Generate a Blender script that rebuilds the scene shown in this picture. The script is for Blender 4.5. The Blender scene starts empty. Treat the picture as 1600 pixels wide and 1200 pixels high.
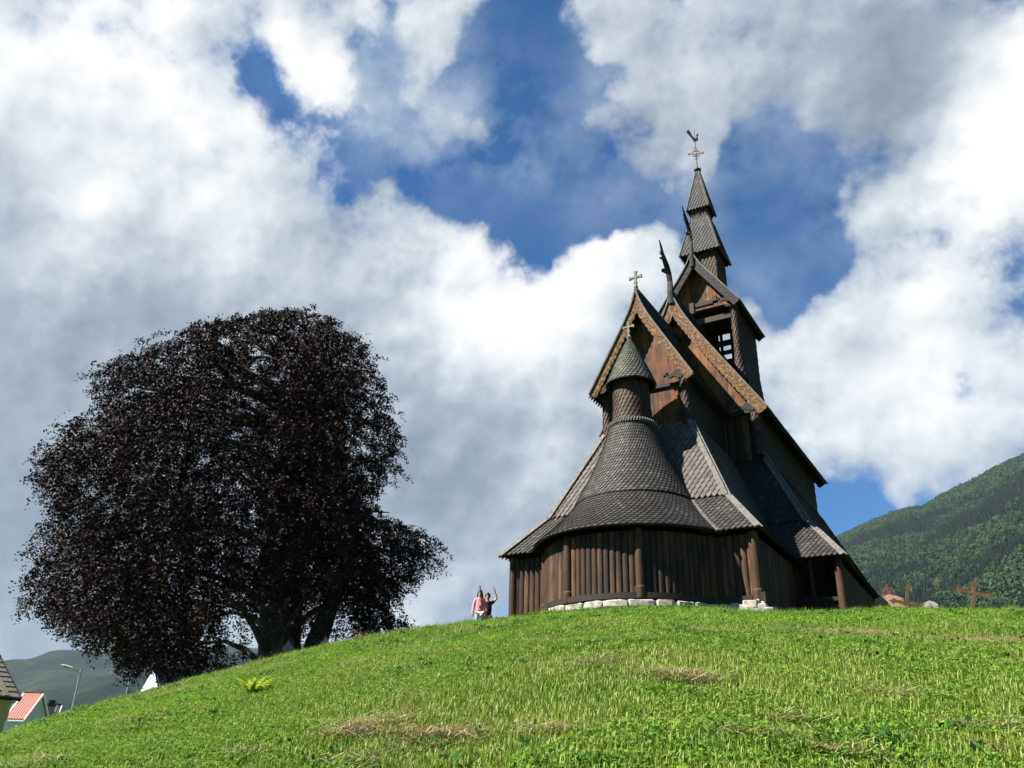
import bpy, math, random
import numpy as np
from mathutils import Vector, Matrix
random.seed(7); rng = np.random.default_rng(7)
sc = bpy.context.scene
COL = sc.collection
PI = math.pi
rad = math.radians

# ------------------------------------------------------------------ camera
YAW, PITCH, ROLL, FPX = rad(31.407), rad(24.89), rad(1.544), 1301.69
CAM = np.array([9.981, -22.811, -4.352])
fw = np.array([-math.sin(YAW)*math.cos(PITCH), math.cos(YAW)*math.cos(PITCH), math.sin(PITCH)])
r0 = np.array([math.cos(YAW), math.sin(YAW), 0.0]); u0 = np.cross(r0, fw)
RGT = r0*math.cos(ROLL)+u0*math.sin(ROLL); UPV = -r0*math.sin(ROLL)+u0*math.cos(ROLL)
cd = bpy.data.cameras.new('camera'); co = bpy.data.objects.new('camera', cd); COL.objects.link(co)
cd.sensor_fit = 'HORIZONTAL'; cd.sensor_width = 36.0; cd.lens = FPX/1600*36
cd.clip_start = 0.05; cd.clip_end = 20000
co.matrix_world = Matrix(((RGT[0], UPV[0], -fw[0], CAM[0]), (RGT[1], UPV[1], -fw[1], CAM[1]), (RGT[2], UPV[2], -fw[2], CAM[2]), (0, 0, 0, 1)))
sc.camera = co

def ray(px, py):
    d = RGT*(px-800)+UPV*(600-py)+fw*FPX
    return d/np.linalg.norm(d)
def at(px, py, hd):              # point on the sight line at horizontal distance hd (survey of the place)
    d = ray(px, py); return CAM+d*hd/math.hypot(d[0], d[1])
def azel(px, py):
    d = ray(px, py); return math.degrees(math.atan2(d[0], d[1])), math.degrees(math.asin(d[2]))

# ------------------------------------------------------------------ materials
def new_mat(name):
    m = bpy.data.materials.new(name); m.use_nodes = True
    nt = m.node_tree; b = nt.nodes['Principled BSDF']
    return m, nt, b
def N(nt, t, **kw):
    n = nt.nodes.new(t)
    for k, v in kw.items():
        if k in n.inputs: n.inputs[k].default_value = v
        else: setattr(n, k, v)
    return n
def ramp(nt, fac, stops, interp='LINEAR'):
    r = nt.nodes.new('ShaderNodeValToRGB'); r.color_ramp.interpolation = interp
    e = r.color_ramp.elements
    while len(e) < len(stops): e.new(0.5)
    for i, (p, c) in enumerate(stops):
        e[i].position = p; e[i].color = (*c, 1) if len(c) == 3 else c
    nt.links.new(fac, r.inputs[0]); return r.outputs[0]
def mixc(nt, a, b, fac, mode='MIX'):
    m = nt.nodes.new('ShaderNodeMix'); m.data_type = 'RGBA'; m.blend_type = mode
    for s, v in ((0, fac), (6, a), (7, b)):
        if hasattr(v, 'default_value') or hasattr(v, 'is_linked'): nt.links.new(v, m.inputs[s])
        else: m.inputs[s].default_value = v if s == 0 else (*v, 1)
    return m.outputs[2]
def math_(nt, op, a, b=0.0, clamp=False):
    m = nt.nodes.new('ShaderNodeMath'); m.operation = op; m.use_clamp = clamp
    for i, v in enumerate((a, b)):
        if isinstance(v, (int, float)): m.inputs[i].default_value = v
        else: nt.links.new(v, m.inputs[i])
    return m.outputs[0]
def noise(nt, scale, detail=6, rough=.55, vec=None, dist=0.0, stretch=None):
    tc = nt.nodes.new('ShaderNodeNewGeometry') if vec is None else None
    v = tc.outputs['Position'] if tc else vec
    if stretch:
        mp = nt.nodes.new('ShaderNodeMapping'); mp.inputs['Scale'].default_value = stretch
        nt.links.new(v, mp.inputs['Vector']); v = mp.outputs[0]
    n = nt.nodes.new('ShaderNodeTexNoise'); n.inputs['Scale'].default_value = scale
    n.inputs['Detail'].default_value = detail; n.inputs['Roughness'].default_value = rough
    n.inputs['Distortion'].default_value = dist
    nt.links.new(v, n.inputs['Vector']); return n.outputs[0]
def bump(nt, b, h, strength=.5, dist=.02):
    n = nt.nodes.new('ShaderNodeBump'); n.inputs['Strength'].default_value = strength
    n.inputs['Distance'].default_value = dist
    nt.links.new(h, n.inputs['Height']); nt.links.new(n.outputs[0], b.inputs['Normal'])
def attr(nt, name='rnd'):
    a = nt.nodes.new('ShaderNodeAttribute'); a.attribute_name = name; return a.outputs['Fac']

def wood(name, c0, c1, c2, rough=.75, spec=.3, grain=(9, 9, .7), piece=.5, nscale=3.0, stain=None):
    m, nt, b = new_mat(name)
    g = noise(nt, nscale, 8, .65, stretch=grain)
    f = math_(nt, 'ADD', math_(nt, 'MULTIPLY', g, 1-piece*.5), math_(nt, 'MULTIPLY', attr(nt), piece*.5), True)
    col = ramp(nt, f, [(.28, c0), (.5, c1), (.74, c2)])
    if stain:
        s = noise(nt, 1.7, 5, .6, stretch=(1.5, 1.5, .5))
        sm = ramp(nt, s, [(.46, (0, 0, 0)), (.62, (1, 1, 1))])
        col = mixc(nt, col, stain, sm)
    nt.links.new(col, b.inputs['Base Color'])
    b.inputs['Roughness'].default_value = rough; b.inputs['Specular IOR Level'].default_value = spec
    bump(nt, b, g, .6, .015)
    return m
def shingle_mat(name, stops, rough=.7):
    m, nt, b = new_mat(name)
    n = noise(nt, 1.1, 5, .6); n2 = noise(nt, 14, 6, .7, stretch=(1, 1, .35))
    f = math_(nt, 'ADD', math_(nt, 'MULTIPLY', attr(nt), .55), math_(nt, 'ADD', math_(nt, 'MULTIPLY', math_(nt, 'SUBTRACT', n, .18), .62), math_(nt, 'MULTIPLY', n2, .26)))
    nt.links.new(ramp(nt, f, stops), b.inputs['Base Color'])
    b.inputs['Roughness'].default_value = rough; b.inputs['Specular IOR Level'].default_value = .25
    bump(nt, b, n2, .5, .012)
    return m
def plain(name, c, rough=.6, metal=0.0, var=.25, scale=6.0, spec=.4, b_=.3):
    m, nt, b = new_mat(name)
    n = noise(nt, scale, 6, .6)
    lo = tuple(x*(1-var) for x in c); hi = tuple(min(1, x*(1+var)) for x in c)
    nt.links.new(ramp(nt, n, [(.3, lo), (.7, hi)]), b.inputs['Base Color'])
    b.inputs['Roughness'].default_value = rough; b.inputs['Metallic'].default_value = metal
    b.inputs['Specular IOR Level'].default_value = spec
    if b_: bump(nt, b, n, b_, .01)
    return m

M = {}
M['shingle'] = shingle_mat('tarred_shingle', [(.12, (0.003162, 0.002635, 0.002108)), (.34, (0.01265, 0.01107, 0.009486)), (.6, (0.02108, 0.01897, 0.01634)), (.8, (0.03478, 0.03162, 0.0274)), (.95, (0.07378, 0.06851, 0.0606))])
M['shingle_cone'] = shingle_mat('grey_cone_shingle', [(.12, (0.003906, 0.003348, 0.00279)), (.34, (0.01897, 0.0173, 0.01507)), (.6, (0.0346, 0.03181, 0.0279)), (.8, (0.06138, 0.05692, 0.05022)), (.95, (0.1116, 0.106, 0.09486))])
M['shingle_warm'] = shingle_mat('weathered_warm_shingle', [(.12, (0.00561, 0.004675, 0.00374)), (.34, (0.03974, 0.03272, 0.02711)), (.6, (0.06311, 0.0533, 0.04488)), (.8, (0.08882, 0.07714, 0.06638)), (.95, (0.1215, 0.1099, 0.0935))])
M['shingle_mossy'] = shingle_mat('mossy_grey_shingle', [(.12, (0.0051, 0.00561, 0.00408)), (.34, (0.0255, 0.02754, 0.0204)), (.6, (0.0459, 0.04896, 0.03672)), (.8, (0.0714, 0.0765, 0.0561)), (.95, (0.102, 0.102, 0.0816))])
M['shingle_brown'] = shingle_mat('brown_wall_shingle', [(.12, (0.0034, 0.00204, 0.00136)), (.34, (0.01496, 0.00816, 0.00408)), (.6, (0.0306, 0.01632, 0.00816)), (.8, (0.0476, 0.0272, 0.0136)), (.97, (0.136, 0.1088, 0.0816))])
M['stave'] = wood('stave_wood', (.007, .0034, .0014), (.042, .0185, .006), (.115, .053, .017), piece=.62, stain=(.011, .0065, .004))
M['sill'] = wood('sill_wood', (0.007, 0.0042, 0.0028), (0.0154, 0.0098, 0.0063), (0.0315, 0.021, 0.0147), grain=(2, 2, 9))
M['gable'] = wood('gable_wood', (.028, .009, .002), (.125, .041, .006), (.27, .108, .017), piece=.5, nscale=2.4, stain=(.022, .010, .004), grain=(9, 9, .55))
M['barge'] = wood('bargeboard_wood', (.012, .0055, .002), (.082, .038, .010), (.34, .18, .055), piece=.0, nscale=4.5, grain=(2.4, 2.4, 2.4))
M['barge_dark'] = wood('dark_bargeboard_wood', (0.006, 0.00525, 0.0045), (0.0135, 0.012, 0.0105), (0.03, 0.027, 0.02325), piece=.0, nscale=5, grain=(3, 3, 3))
M['hip'] = wood('silver_weathered_wood', (0.0375, 0.033, 0.02775), (0.09, 0.081, 0.07125), (0.1575, 0.1462, 0.1312), piece=.0, nscale=5, grain=(2.25, 2.25, 0.9))
M['carved'] = wood('carved_dark_wood', (0.004, 0.0036, 0.0032), (0.0088, 0.008, 0.0064), (0.0208, 0.0176, 0.0144), piece=.0)
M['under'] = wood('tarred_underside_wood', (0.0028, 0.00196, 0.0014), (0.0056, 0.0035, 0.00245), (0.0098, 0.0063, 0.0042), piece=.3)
M['beam'] = wood('beam_wood', (0.012, 0.0072, 0.004), (0.028, 0.0168, 0.0096), (0.064, 0.04, 0.0224), piece=.0, grain=(1.2, 1.2, 8))
M['stonecross'] = plain('grey_weathered_cross', (.13, .125, .10), .85)
M['iron'] = plain('black_iron', (.012, .012, .013), .5, .4)
M['copper'] = plain('copper', (.12, .05, .032), .6, .3)
M['rust'] = plain('rusted_iron', (.085, .052, .022), .85, .1, .55, 12)
M['whitestone'] = plain('whitewashed_stone', (.27, .255, .215), .9, 0, .6, 6)

# ------------------------------------------------------------------ mesh helpers
class MB:
    def __init__(s): s.v = []; s.f = []; s.r = []; s.m = []
    def quad(s, pts, r=.5, mi=0):
        i = len(s.v); s.v += [tuple(map(float, p)) for p in pts]; s.f.append(tuple(range(i, i+len(pts)))); s.r.append(r); s.m.append(mi)
    def box(s, lo, hi, r=.5, mi=0):
        x0, y0, z0 = lo; x1, y1, z1 = hi
        s.hexa([(x0, y0, z0), (x1, y0, z0), (x1, y1, z0), (x0, y1, z0)], [(x0, y0, z1), (x1, y0, z1), (x1, y1, z1), (x0, y1, z1)], r, mi)
    def hexa(s, bot, top, r=.5, mi=0):
        n = len(bot); i = len(s.v)
        s.v += [tuple(map(float, p)) for p in list(bot)+list(top)]
        fs = [tuple(range(i+n-1, i-1, -1)), tuple(range(i+n, i+2*n))]
        for k in range(n):
            l = (k+1) % n; fs.append((i+k, i+l, i+n+l, i+n+k))
        s.f += fs; s.r += [r]*len(fs); s.m += [mi]*len(fs)
    def bar(s, a, b, w, h=None, up=(0, 0, 1), r=.5):      # rectangular bar from a to b
        a = np.array(a, float); b = np.array(b, float); h = h or w
        d = b-a; d /= np.linalg.norm(d); up = np.array(up, float)
        x = np.cross(d, up)
        if np.linalg.norm(x) < 1e-4: x = np.cross(d, (1, 0, 0))
        x /= np.linalg.norm(x); y = np.cross(x, d)
        o = [x*w/2+y*h/2, -x*w/2+y*h/2, -x*w/2-y*h/2, x*w/2-y*h/2]
        s.hexa([a+k for k in o], [b+k for k in o], r)
    def tube(s, pts, radii, n=10, r=.5, cap=True, squash=None):
        pts = [np.array(p, float) for p in pts]; i0 = len(s.v); ref = None
        for k, p in enumerate(pts):
            d = pts[min(k+1, len(pts)-1)]-pts[max(k-1, 0)]; d /= np.linalg.norm(d)+1e-9
            if ref is None: ref = np.array((1., 0, 0)) if abs(d[0]) < .8 else np.array((0, 1., 0))
            x = ref-d*(ref@d); x /= np.linalg.norm(x); y = np.cross(d, x); ref = x
            for j in range(n):
                a = 2*PI*j/n; q = p+(x*math.cos(a)+y*math.sin(a)*(squash or 1))*radii[k]; s.v.append(tuple(q))
        for k in range(len(pts)-1):
            for j in range(n):
                l = (j+1) % n; s.f.append((i0+k*n+j, i0+k*n+l, i0+(k+1)*n+l, i0+(k+1)*n+j)); s.r.append(r); s.m.append(0)
        if cap:
            s.f.append(tuple(i0+j for j in range(n-1, -1, -1))); s.r.append(r); s.m.append(0)
            e = i0+(len(pts)-1)*n; s.f.append(tuple(e+j for j in range(n))); s.r.append(r); s.m.append(0)
    def prism(s, poly, axis_o, ex, ey, th, r=.5):         # flat carved piece: 2-D outline with thickness
        ex = np.array(ex, float); ey = np.array(ey, float); o = np.array(axis_o, float)
        n = np.cross(ex, ey); n /= np.linalg.norm(n)
        A = [o+ex*p[0]+ey*p[1]-n*th/2 for p in poly]; B = [o+ex*p[0]+ey*p[1]+n*th/2 for p in poly]
        s.hexa(A, B, r)
    def build(s, name, mat, parent=None, smooth=False, loc=None):
        me = bpy.data.meshes.new(name); me.from_pydata(s.v, [], s.f)
        mats = mat if isinstance(mat, (list, tuple)) else [mat]
        for m in mats: me.materials.append(m)
        me.attributes.new('rnd', 'FLOAT', 'FACE').data.foreach_set('value', np.array(s.r, np.float32))
        if len(mats) > 1: me.polygons.foreach_set('material_index', np.array(s.m, np.int32))
        if smooth: me.polygons.foreach_set('use_smooth', [True]*len(me.polygons))
        me.update()
        o = bpy.data.objects.new(name, me); COL.objects.link(o)
        if parent is not None: o.parent = parent; o.matrix_parent_inverse = pinv(parent)
        return o
def pinv(p):
    m = Matrix.Identity(4); q = p
    while q is not None:
        m = Matrix.Translation(q.location) @ m if q.parent is None else m
        q = q.parent
    return m.inverted()
def tag(o, label=None, cat=None, group=None, kind=None):
    for k, v in (('label', label), ('category', cat), ('group', group), ('kind', kind)):
        if v: o[k] = v
    return o
def empty(name, loc, label, cat, group=None):
    o = bpy.data.objects.new(name, None); COL.objects.link(o); o.location = Vector([float(c) for c in loc]); o.empty_display_size = .3
    return tag(o, label, cat, group)

# ---- shingle layers
def shingle_quad(mb, TL, TR, BL, BR, ex=.18, w=.19, lift=.034, seedr=None, under=True, thick=.07, tip=.8):
    TL, TR, BL, BR = [np.array(p, float) for p in (TL, TR, BL, BR)]
    X = BR-BL; L = np.linalg.norm(X)
    if L < 1e-6: X = TR-TL; L = np.linalg.norm(X)
    X = X/L
    dn = (BL-TL); dn = dn-X*(dn@X); H = np.linalg.norm(dn); dn /= H
    Nn = np.cross(dn, X); 
    xl0 = (TL-BL)@X; xr0 = (TR-BL)@X                     # in the frame with origin BL
    P = lambda x, t, o: BL+X*x-dn*(H-t)+Nn*o              # t: distance down from the top edge
    ext = lambda t: (xl0*(1-min(1, max(0, t/H))), xr0+(L-xr0)*min(1, max(0, t/H)))
    mb.quad([P(xl0, 0, 0), P(0, H, 0), P(L, H, 0), P(xr0, 0, 0)], 0)
    if under:
        mb.quad([P(xl0, 0, -thick), P(xr0, 0, -thick), P(L, H, -thick), P(0, H, -thick)], .0, 1)
        mb.quad([P(0, H, 0), P(0, H, -thick), P(L, H, -thick), P(L, H, 0)], .0, 1)
    rows = int(math.ceil(H/ex)); ex = H/rows
    for i in range(rows):
        t0 = i*ex; t2 = t0+ex*(1+tip*.6); t1 = t0+ex*(1-tip*.35)
        off = (i % 2)*.5*w
        a, b = ext(t1)
        for k in range(int((min(a, xl0)-w)/w)-1, int((max(b, xr0)+w)/w)+2):
            c = k*w+off+w/2; j = random.uniform(-.012, .012)
            if c+w/2 < a+.02 or c-w/2 > b-.02: continue
            def cl(x, t):
                lo, hi = ext(t); return min(max(x, lo), hi)
            hw = w/2*.90
            pts = [(c-hw, t0-.02), (c+hw, t0-.02), (c+hw, t1), (c, t2+j), (c-hw, t1)]
            of = [.006, .006, lift*.8, lift+random.uniform(0, .012), lift*.8]
            q = [P(cl(x, t), max(t, 0), o) for (x, t), o in zip(pts, of)]
            r = .25+.6*random.random()**1.3
            mb.quad([q[0], q[4], q[3], q[2], q[1]], r)
            q2 = [P(cl(x, t), max(t, 0), -.004) for (x, t) in pts]
            mb.quad([q[4], q2[4], q2[3], q[3]], 0); mb.quad([q[3], q2[3], q2[2], q[2]], 0)
            mb.quad([q[2], q2[2], q2[1], q[1]], 0); mb.quad([q[0], q2[0], q2[4], q[4]], 0)

def shingle_cone(mb, prof, cx, cy, ncol, ex=.12, lift=.022, thick=.06, under=True, ovl=.5, a0=-PI, a1=PI, tip=.75, rbias=0.0):
    # prof: (r,z) polyline from top to bottom
    prof = [np.array(p, float) for p in prof]
    seg = [np.linalg.norm(prof[i+1]-prof[i]) for i in range(len(prof)-1)]; cum = np.concatenate([[0], np.cumsum(seg)]); H = cum[-1]
    rr = np.array([p[0] for p in prof]); zz = np.array([p[1] for p in prof])
    def S(a, t, o):
        t = max(0, t)
        r = np.interp(t, cum, rr); z = np.interp(t, cum, zz)
        e = .01; dr = (np.interp(min(t+e, H), cum, rr)-np.interp(max(t-e, 0), cum, rr)); dz = (np.interp(min(t+e, H), cum, zz)-np.interp(max(t-e, 0), cum, zz))
        l = math.hypot(dr, dz)+1e-9; nr, nz = -dz/l, dr/l
        if t > H: r += dr/l*(t-H); z += dz/l*(t-H)
        r += nr*o; z += nz*o
        return (cx+r*math.sin(a), cy-r*math.cos(a), z)
    n2 = 72
    ts = list(np.linspace(0, H, max(3, int(H/.25)+1)))
    for i in range(n2):
        b0 = a0+(a1-a0)*i/n2; b1 = a0+(a1-a0)*(i+1)/n2
        for k in range(len(ts)-1):
            mb.quad([S(b0, ts[k], 0), S(b0, ts[k+1], 0), S(b1, ts[k+1], 0), S(b1, ts[k], 0)], 0)
            if under: mb.quad([S(b0, ts[k], -thick), S(b1, ts[k], -thick), S(b1, ts[k+1], -thick), S(b0, ts[k+1], -thick)], 0, 1)
        if under: mb.quad([S(b0, H, 0), S(b0, H, -thick), S(b1, H, -thick), S(b1, H, 0)], 0, 1)
    rows = int(math.ceil(H/ex)); ex = H/rows; wa = (a1-a0)/ncol
    for i in range(rows):
        t0 = i*ex; t2 = t0+ex*(1+tip*.6); t1 = t0+ex*(1-tip*.35)
        for k in range(ncol):
            c = a0+(k+.5+(i % 2)*.5)*wa; hw = wa/2*.88; r = .25+.6*random.random()**1.3+rbias
            of = [.005, .005, lift*.8, lift+random.uniform(0, .008), lift*.8]
            pp = [(c-hw, t0-.01), (c+hw, t0-.01), (c+hw, t1), (c, t2), (c-hw, t1)]
            q = [S(a, t, o) for (a, t), o in zip(pp, of)]; q2 = [S(a, t, -.003) for (a, t) in pp]
            mb.quad([q[0], q[4], q[3], q[2], q[1]], r)
            mb.quad([q[4], q2[4], q2[3], q[3]], 0); mb.quad([q[3], q2[3], q2[2], q[2]], 0)
            mb.quad([q[2], q2[2], q2[1], q[1]], 0); mb.quad([q[0], q2[0], q2[4], q[4]], 0)

def staves(mb, P, n, z0, z1, L, bulge=.035, back=.08, jit=.0):
    # P(s)-> ((x,y),(nx,ny)) along the wall, s in 0..1; n planks; each plank a rounded stave
    for k in range(n):
        r = random.random(); g = .05
        for j in range(6):
            s0 = (k+g+(1-2*g)*j/6)/n; s1 = (k+g+(1-2*g)*(j+1)/6)/n
            o0 = bulge*math.sin(PI*(j/6))**.6 if 0 < j < 6 else 0; o1 = bulge*math.sin(PI*((j+1)/6))**.6 if j+1 < 6 else 0
            (x0, y0), (nx0, ny0) = P(s0); (x1, y1), (nx1, ny1) = P(s1)
            a = (x0+nx0*o0, y0+ny0*o0); b = (x1+nx1*o1, y1+ny1*o1)
            mb.quad([(*a, z0), (*b, z0), (*b, z1), (*a, z1)], r)
            mb.quad([(*a, z1), (*b, z1), (x1-nx1*back, y1-ny1*back, z1), (x0-nx0*back, y0-ny0*back, z1)], r)
        (x0, y0), (nx, ny) = P(k/n); (x1, y1), (nx1, ny1) = P((k+1)/n)
        mb.quad([(x0-nx*.03, y0-ny*.03, z0), (x1-nx1*.03, y1-ny1*.03, z0), (x1-nx1*.03, y1-ny1*.03, z1), (x0-nx*.03, y0-ny*.03, z1)], 0)
        mb.quad([(x1-nx1*back, y1-ny1*back, z0), (x0-nx*back, y0-ny*back, z0), (x0-nx*back, y0-ny*back, z1), (x1-nx1*back, y1-ny1*back, z1)], 0)
def line_path(a, b):
    a = np.array(a, float); b = np.array(b, float); d = (b-a)/np.linalg.norm(b-a); n = (d[1], -d[0])
    return lambda s: (tuple(a+(b-a)*s), n), np.linalg.norm(b-a)
def wall_planks(name, a, b, z0, z1, mat, parent, pw=.2, bulge=.03):
    P, L = line_path(a, b); mb = MB(); staves(mb, P, max(1, round(L/pw)), z0, z1, L, bulge); return mb.build(name, mat, parent)

# gable roof profile: straight slope that sweeps up at the ridge
def gable_profile(w, ze, zr, sweep=.5, n=12):
    out = []
    for i in range(n+1):
        u = i/n                                   # 0 ridge .. 1 eave
        x = w*u; zs = zr-sweep+(ze-(zr-sweep))*u
        z = zs+sweep*math.exp(-u*9.0)*(1-u)
        out.append((x, z))
    return out
def gable_roof(name, w, ze, zr, y0, y1, parent, sweep=.5, ex=.2, sw=.2, mat='shingle', y0e=None):
    mb = MB(); pf = gable_profile(w, ze, zr, sweep)
    coarse = [pf[0], pf[1], pf[3], pf[-1]]
    for sgn in (1, -1):
        for (xa, za), (xb, zb) in zip(coarse[:-1], coarse[1:]):
            if sgn > 0: shingle_quad(mb, (xa, y0, za), (xa, y1, za), (xb, y0, zb), (xb, y1, zb), ex, sw, thick=.09)
            else: shingle_quad(mb, (-xa, y1, za), (-xa, y0, za), (-xb, y1, zb), (-xb, y0, zb), ex, sw, thick=.09)
        for yy in (y0, y1):
            pts = [(sgn*x, yy, z) for x, z in coarse]+[(sgn*x, yy, z-.1) for x, z in reversed(coarse)]
            mb.quad(pts, .1, 1)
    mb.bar((0, y0, zr+.02), (0, y1, zr+.02), .16, .14)
    return mb.build(name, [M[mat], M['under']], parent)
def bargeboards(parent, w, ze, zr, y, width, mat, sweep, trim='hip', scal=.028, nper=18, side=(1, -1), th=.06, trimw=.055):
    out = []
    for sgn in side:
        pf = gable_profile(w, ze, zr, sweep, 110)
        mb = MB(); ln = len(pf)
        top = []; bot = []
        for i, (x, z) in enumerate(pf):
            a = pf[max(i-1, 0)]; b = pf[min(i+1, ln-1)]; d = np.array((b[0]-a[0], b[1]-a[1])); d /= np.linalg.norm(d)
            nrm = np.array((d[1], -d[0]));  nrm = nrm if nrm[1] < 0 else -nrm
            wv = width+scal*abs(math.sin(i*PI*nper/110))*1.6-scal
            top.append((x, z)); q = np.array((x, z))+nrm*wv; 
            if q[0] < 0: q[0] = 0
            bot.append(tuple(q))
        for i in range(ln-1):
            A = [(sgn*top[i][0], top[i][1]), (sgn*top[i+1][0], top[i+1][1]), (sgn*bot[i+1][0], bot[i+1][1]), (sgn*bot[i][0], bot[i][1])]
            mb.hexa([(p[0], y, p[1]) for p in A], [(p[0], y+th, p[1]) for p in A], random.random())
            # carved relief: a raised meander along the middle of the board
            t0, t1 = [.45+.22*math.sin(i*.55+.8*math.sin(i*.21)), .45+.22*math.sin((i+1)*.55+.8*math.sin((i+1)*.21))]
            pa = np.array(A[0])*(1-t0)+np.array(A[3])*t0; pb = np.array(A[1])*(1-t1)+np.array(A[2])*t1
            mb.bar((pa[0], y-.004, pa[1]), (pb[0], y-.004, pb[1]), .018, .014, up=(0, 1, 0), r=.9); pc = np.array(A[0])*(1-.82)+np.array(A[3])*.82; pe = np.array(A[1])*.18+np.array(A[2])*.82; mb.bar((pc[0], y-.003, pc[1]), (pe[0], y-.003, pe[1]), .016, .014, up=(0, 1, 0), r=.2)
        o = mb.build('bargeboard', M[mat], parent)
        tb = MB()
        for i in range(ln-1):
            a = top[i]; b = top[i+1]
            tb.bar((sgn*a[0], y+.02, a[1]+.03), (sgn*b[0], y+.02, b[1]+.03), .16, trimw, up=(0, 0, 1))
        tb.build('edge_strip', M[trim], o); out.append(o)
    return out
def gable_wall(name, w, zb, ze_w, ze, zr, y, sweep, parent, mat, pw=.24, th=.08, inset=.12):
    # vertical planks filling the gable under the roof slope; w = half width of the wall
    pf = gable_profile(ze_w, ze, zr, sweep, 24); xs = [p[0] for p in pf]; zs = [p[1] for p in pf]
    mb = MB(); n = int(round(2*w/pw)); pw = 2*w/n
    for k in range(n):
        x0 = -w+k*pw+.004; x1 = x0+pw-.008; r = random.random()
        for a, b in ((x0, (x0+x1)/2), ((x0+x1)/2, x1)):
            za = np.interp(abs(a), xs, zs)-inset; zb2 = np.interp(abs(b), xs, zs)-inset
            j = 0
            mb.hexa([(a, y+j, zb), (b, y+j, zb), (b, y+th, zb), (a, y+th, zb)], [(a, y+j, za), (b, y+j, zb2), (b, y+th, zb2), (a, y+th, za)], r)
        mb.box((x1+.0005, y+.03, zb), (x1+.0075, y+th-.01, min(np.interp(abs(x1), xs, zs)-inset-.03, zr)), 0)
    return mb.build(name, M[mat], parent)
def scale_post(name, x, y, z0, z1, r, parent, mat='shingle_brown', n=10):
    mb = MB(); shingle_cone(mb, [(r, z1), (r, z0)], x, y, n, ex=.16, lift=.03, under=False, tip=.9)
    return mb.build(name, [M[mat], M['under']], parent)

# ------------------------------------------------------------------ the church
CH = empty('stave_church', (0, 0, 0), 'dark wooden stave church with shingled stepped roofs, round apse and tall spire on the hilltop', 'church')
ya = 1.33
# apse -------------------------------------------------------------
def circ(a0, a1, r):
    return lambda s: ((r*math.sin(a0+(a1-a0)*s), ya-r*math.cos(a0+(a1-a0)*s)), (math.sin(a0+(a1-a0)*s), -math.cos(a0+(a1-a0)*s)))
AW = MB(); angs = [-1.98, -1.17, -.375, .41, 1.195, 1.98]
for a, b in zip(angs[:-1], angs[1:]): staves(AW, circ(a+.04, b-.04, 2.87), 11, .12, 1.86, 1)
apse = AW.build('apse_wall', M['stave'], CH)
for a in angs[1:-1]:
    x, y = 2.89*math.sin(a), ya-2.89*math.cos(a)
    mb = MB(); mb.tube([(x, y, -.04), (x, y, .0), (x, y, .28), (x, y, .32), (x, y, 1.1), (x, y, 1.9)], [.15, .16, .16, .125, .13, .118], 16)
    mb.build('post', M['stave'], apse, smooth=False)
mb = MB()
for i in range(90):
    a = -2.0+4.0*i/90; b = -2.0+4.0*(i+1)/90
    if any(abs((a+b)/2-q) < .02 for q in angs): pass
    for r1, r2, z0, z1 in ((2.8, 3.0, -.03, .13),):
        P = lambda t, r, z: (r*math.sin(t), ya-r*math.cos(t), z)
        mb.hexa([P(a, r2, z0), P(b, r2, z0), P(b, r1, z0), P(a, r1, z0)], [P(a, r2, z1), P(b, r2, z1), P(b, r1, z1), P(a, r1, z1)], .4)
mb.build('sill_beam', M['sill'], CH)
# stone footing
def stone(mb, c, sx, sy, sz, rot):
    # rough rounded block
    nx = 5; pts = []
    ico = []
    for i in range(6):
        th = PI*i/5
        for j in range(9):
            ph = 2*PI*j/9
            v = np.array((math.sin(th)*math.cos(ph), math.sin(th)*math.sin(ph), math.cos(th)))
            v = np.sign(v)*np.abs(v)**random.uniform(.3, .5)
            v *= np.array((sx, sy, sz))/2*(1+random.uniform(-.11, .11))
            x = v[0]*math.cos(rot)-v[1]*math.sin(rot); y = v[0]*math.sin(rot)+v[1]*math.cos(rot)
            ico.append((c[0]+x, c[1]+y, c[2]+v[2]))
    i0 = len(mb.v); mb.v += ico; r = random.random()
    for i in range(5):
        for j in range(9):
            l = (j+1) % 9; mb.f.append((i0+i*9+j, i0+(i+1)*9+j, i0+(i+1)*9+l, i0+i*9+l)); mb.r.append(r); mb.m.append(0)
mb = MB(); a = -1.6
while a < 1.6:
    w = random.uniform(.38, .85); am = a+w/2/2.92
    stone(mb, (2.90*math.sin(am), ya-2.90*math.cos(am), -.17), w*1.03, .34, random.uniform(.19, .25), am)
    stone(mb, (2.92*math.sin(am+.05), ya-2.92*math.cos(am+.05), -.42), w, .4, .28, am)
    a += w/2.92
for i in range(7):
    stone(mb, (2.95+i*.17, .3, -.2 if i % 2 else -.17), .26, .36, .24, 0); stone(mb, (-2.95-i*.17, .3, -.17), .26, .36, .28, 0)
for i in range(3): stone(mb, (3.75+.14*i, .25, -.13-.1*i), .5, .42, .26, .1*i)
mb.build('stone_footing', M['whitestone'], CH, smooth=False)
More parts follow.
